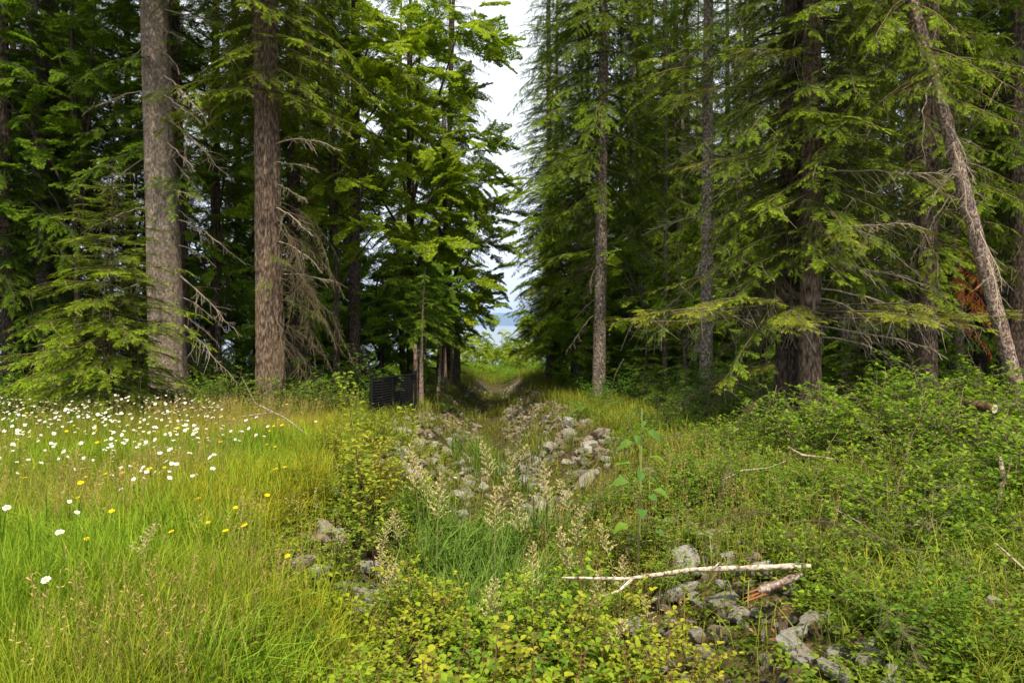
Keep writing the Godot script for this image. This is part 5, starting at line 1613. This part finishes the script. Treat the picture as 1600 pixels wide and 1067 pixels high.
func build_meadow() -> void:
	rng.seed = 88
	var wh := [[], [], [], []]
	var ti := [[], [], [], []]
	for k in 15000:
		var d := 1.9 + 11.8 * pow(rng.randf(), 0.85)
		var x := R(-0.8 * d - 0.2, -0.9 if d < 5 else lerpf(-1.25, -2.7, clampf((d - 5.0) / 5.0, 0, 1)))
		if x > -1.8 and d > 4.3 and d < 6.3 and rng.randf() < 0.93: continue
		var n := noise_b.get_noise_2d(x, d)
		var w := rng.randi() % 4
		var s := R(0.75, 1.15) * (0.9 + 0.3 * n)
		wh[w].append(Transform3D(Basis(Vector3.UP, R(0, TAU)) * Basis.from_scale(Vector3(s, s * R(0.85, 1.15), s)), gp(x, -d)))
		var warm := clampf(0.5 + 1.1 * noise_b.get_noise_2d(x * 0.7 + 40, d * 0.7) - 0.02 * absf(d - 7.0), 0, 1)
		ti[w].append(Color(0.75, 1.0, 0.8).lerp(Color(1.25, 1.05, 0.85), warm) * R(0.75, 1.15))
	for i in 4:
		many("meadow_grass", P.meadow[i], wh[i], ti[i], self, "stuff").set_meta("label", "tall yellow-green meadow grass on the left")
	wh = [[], []]
	ti = [[], []]
	for k in 2600:
		var d := 1.9 + 7.0 * pow(rng.randf(), 1.4)
		var x := R(-0.78 * d - 0.2, -0.7 if d < 5 else -1.6)
		if noise_b.get_noise_2d(x * 1.5 + 7, d * 1.5) < 0.0 or (x > -1.8 and d > 4.2): continue
		var w := rng.randi() % 2
		var s := R(0.7, 1.25)
		wh[w].append(Transform3D(Basis(Vector3.UP, R(0, TAU)) * Basis.from_scale(Vector3(s, s, s)), gp(x, -d)))
		ti[w].append(Color(0.8, 1.0, 0.8).lerp(Color(1.2, 1.1, 0.9), rng.randf()) * R(0.75, 1.15))
	for i in 2:
		many("coarse_grass", P.coarse[i], wh[i], ti[i], self, "stuff").set_meta("label", "clumps of broader green blades in the near meadow")
	# low leafy weeds in the meadow
	wh = [[], [], [], []]
	ti = [[], [], [], []]
	for k in 700:
		var d := 2.2 + 8.0 * pow(rng.randf(), 1.3)
		var x := R(-0.76 * d, -0.8 if d < 5 else -1.8)
		if noise_p.get_noise_2d(x * 0.8 + 20, d * 0.8) < 0.05 and x < -1.6: continue
		var w := rng.randi() % 4
		wh[w].append(Transform3D(Basis(Vector3.UP, R(0, TAU)) * Basis.from_scale(Vector3.ONE * R(0.8, 1.6)), gp(x, -d) + Vector3(0, 0.06, 0)))
		ti[w].append(tone(Color(1.0, 1.05, 0.8), R(0.7, 1.2)))
	for i in 4:
		many("meadow_weeds", P.cover[i], wh[i], ti[i], self, "stuff").set_meta("label", "low leafy weeds between the meadow grass")
	# ditch reeds, bank grass
	wh = [[], [], []]
	ti = [[], [], []]
	for k in 650:
		var d := R(4.3, 7.6) if rng.randf() < 0.8 else R(9.0, 15.0)
		var x := ditch_x(d) + R(-0.75, 0.75)
		if noise_p.get_noise_2d(x * 0.6 + 9, d * 0.5) < -0.1 or (d > 9 and rng.randf() < 0.5): continue
		var w := rng.randi() % 3
		var s := R(0.75, 1.2)
		wh[w].append(Transform3D(Basis(Vector3.UP, R(0, TAU)) * Basis.from_scale(Vector3(s, s, s)), gp(x, -d)))
		ti[w].append(tone(Color(1, 1, 1), R(0.75, 1.2)))
	for i in 3:
		many("ditch_reeds", P.reed[i], wh[i], ti[i], self, "stuff").set_meta("label", "broad-bladed reed grass in the bed of the ditch")
	wh = [[], [], []]
	ti = [[], [], []]
	for k in 7500:
		var d := 3.0 + 33.0 * pow(rng.randf(), 1.5)
		var x := ditch_x(d) + R(-2.6, 2.8 + (0.25 * d if d < 10 else 0.5))
		var u := absf(x - ditch_x(d))
		if u < 1.8 and d > 7 and (noise_p.get_noise_2d(x * 0.8, d * 0.8) > -0.2 or rng.randf() < 0.6) and rng.randf() < 0.95: continue
		if u < 1.9 and d < 7 and rng.randf() < (0.9 if u > 0.8 else 0.5): continue
		var w := rng.randi() % 3
		var s := R(0.7, 1.5) * (1.0 + d * 0.02)
		wh[w].append(Transform3D(Basis(Vector3.UP, R(0, TAU)) * Basis.from_scale(Vector3(s, s, s)), gp(x, -d)))
		ti[w].append(Color(0.8, 0.95, 0.75).lerp(Color(1.15, 1.0, 0.85), rng.randf()) * R(0.75, 1.15))
	for i in 3:
		many("bank_grass", P.short[i], wh[i], ti[i], self, "stuff").set_meta("label", "short grass along the ditch banks")
	wh = [[], [], []]
	ti = [[], [], []]
	for k in 800:
		var d := 2.6 + 10.5 * pow(rng.randf(), 0.8)
		var x := R(-0.78 * d, -1.2 if d < 5 else -2.6)
		if noise_b.get_noise_2d(x * 0.7 + 40, d * 0.7) < -0.15: continue
		var w := rng.randi() % 3
		wh[w].append(Transform3D(Basis(Vector3.UP, R(0, TAU)) * Basis.from_scale(Vector3.ONE * R(0.8, 1.2)), gp(x, -d)))
		ti[w].append(tone(Color(1, 1, 1), R(0.7, 1.2)))
	for k in 160:
		var d := R(4.6, 8.0)
		var x := R(0.1, 2.2)
		var w := rng.randi() % 3
		wh[w].append(Transform3D(Basis(Vector3.UP, R(0, TAU)) * Basis.from_scale(Vector3.ONE * R(0.7, 1.0)), gp(x, -d)))
		ti[w].append(tone(Color(1, 1, 1), R(0.7, 1.2)))
	for i in 3:
		many("seed_grass", P.stalk[i], wh[i], ti[i], self, "stuff").set_meta("label", "fine brown seed stalks standing in the grass")
	# daisies
	var kinds := []
	for i in 6:
		kinds.append(flower_mesh(2000 + i, 0.56, 0.028, 17, 0.0075, Color(0.82, 0.82, 0.8), Color(0.75, 0.5, 0.03), 0.0095))
	var spots := []
	for k in 294:
		var x := 0.0
		var d := 0.0
		for tries in 30:
			d = 12.9 - 7.4 * pow(rng.randf(), 0.85) if k < 225 else R(4.0, 8.5)
			x = R(-0.74 * d, -0.34 * d)
			var dens := noise_p.get_noise_2d(x * 0.55 + 3, d * 0.55)
			if k < 225:
				if dens > -0.3 and x < -0.4 * d + (13.0 - d) * -0.06: break
			elif dens > 0.0 and x > -0.62 * d: break
		var wkind: Array = kinds[rng.randi() % 6]
		var p := gp(x, -d)
		var where := "in the drift along the forest edge" if d > 10.0 else ("in the middle of the meadow drift" if d > 7.2 else "at the near side of the meadow drift")
		var q := single("daisy", wkind[3], ("white daisy with a yellow eye, %s" % where) if k < 225 else by_landmark("white daisy in grass", p), "flower", p, "white daisies in the meadow")
		q.basis = Basis.from_euler(Vector3(R(-0.25, 0.25), R(-1.2, 1.2), R(-0.25, 0.25))) * Basis.from_scale(Vector3(0.68, 1, 0.68) * R(0.75, 1.15))
	for i in 3:
		var dw := []
		var dt := []
		for k in 130:
			var d := 13.0 - 6.0 * rng.randf()
			var x := R(-0.74 * d, -0.4 * d)
			if noise_p.get_noise_2d(x * 0.55 + 3, d * 0.55) < -0.3: continue
			dw.append(Transform3D(Basis(Vector3.UP, R(-0.7, 0.7)) * Basis.from_scale(Vector3(0.66, 1, 0.66) * R(0.75, 1.1)), gp(x, -d)))
			dt.append(Color(1, 1, 1))
		many("daisy_drift", kinds[i][3], dw, dt, self, "stuff").set_meta("label", "smaller daisies filling the white drift at the meadow's far edge")
	for s in [[-2.25, 3.3, 0.62, "nearest daisy, seen full face near the left edge of the picture"], [-2.05, 3.15, 0.5, "tilted daisy low in the grass, right below the nearest daisy"], [-2.5, 3.5, 0.66, "daisy seen from its edge at the very left edge of the picture"], [-0.6, 9.3, 0.5, "lone daisy at the edge of the left rock pile"], [-2.35, 8.8, 0.45, "lone daisy under the leaning dead branch"]]:
		var t := thing("daisy", s[3], "flower", gp(s[0], -s[1]), "white daisies in the meadow")
		var fm := flower_mesh(2050 + int(s[1] * 10), s[2], 0.021, 19, 0.006, Color(0.82, 0.82, 0.8), Color(0.75, 0.5, 0.03), 0.009)
		part("petals", fm[0], t)
		part("disc", fm[1], t)
		part("stem", fm[2], t)
	var ykinds := []
	for i in 4:
		ykinds.append(flower_mesh(2100 + i, 0.4, 0.018, 12, 0.009, Color(0.8, 0.55, 0.01), Color(0.75, 0.42, 0.01), 0.008))
	for k in 66:
		var d := R(4.2, 12.5)
		var x := R(-0.72 * d, -0.3 * d)
		var wkind: Array = ykinds[rng.randi() % 4]
		var where := "among the daisies of the far drift" if d > 9.0 else ("in the middle of the meadow" if d > 6.0 else "in the near grass")
		var q := single("yellow_flower", wkind[3], by_landmark("small yellow flower", gp(x, -d)) if d < 9.0 else "small yellow flower %s" % where, "flower", gp(x, -d), "small yellow flowers in the meadow")
		q.basis = Basis(Vector3.UP, R(-0.7, 0.7)) * Basis.from_scale(Vector3.ONE * R(0.8, 1.25))

func build_plumes() -> void:
	rng.seed = 99
	# cream seed heads standing above the reeds: [column, height above eye line in the picture rows, distance]
	var kinds := []
	for i in 5:
		kinds.append(plume_meshes(3000 + i, 1.0, 0.085, Color(0.52, 0.45, 0.22)))
	var list := [[-1.0, 5.5, 0.2], [-0.8, 5.3, 0.1], [-0.66, 5.8, 0.52], [-0.5, 6.0, 0.42], [-0.62, 5.0, 0.02], [-0.4, 5.1, -0.05], [-0.86, 4.6, 0.05], [-0.72, 4.5, 0.0], [0.0, 7.0, 0.42], [-0.1, 5.4, 0.25], [0.1, 5.6, 0.22], [0.4, 4.9, 0.08], [0.55, 4.4, -0.02], [0.7, 4.5, 0.0], [0.45, 4.2, -0.05], [-0.35, 4.7, 0.0], [-0.5, 4.3, -0.02], [0.3, 5.1, 0.1], [0.35, 6.2, 0.3], [0.62, 5.8, 0.26], [-0.3, 6.4, 0.4], [-0.75, 6.3, 0.35], [0.8, 4.1, -0.12], [-0.2, 4.4, 0.0], [0.15, 4.6, 0.04], [-0.95, 5.0, 0.12], [-0.55, 5.6, 0.3], [0.72, 4.9, 0.12], [-1.1, 4.7, 0.15], [0.5, 5.3, 0.2], [-2.75, 3.9, 0.55], [-2.0, 3.7, 0.42], [-0.05, 9.4, 0.1], [0.12, 9.0, -0.05]]
	for s in list:
		if int(s[1] * 10) % 4 == 3: continue
		var g := gp(s[0], -s[1])
		var h: float = s[2] + 0.18 - g.y
		var o := thing("seed_plume", by_landmark("cream feathery grass plume", g), "grass plume", g, "cream grass plumes in the ditch")
		o.rotation = Vector3(R(-0.22, 0.22), R(0, TAU), R(-0.22, 0.22))
		var k: Array = kinds[rng.randi() % 5]
		var w := clampf(h, 0.75, 1.25)
		o.scale = Vector3(w, h, w)
		part("seed_head", k[0], o)
		part("stem", k[1], o)
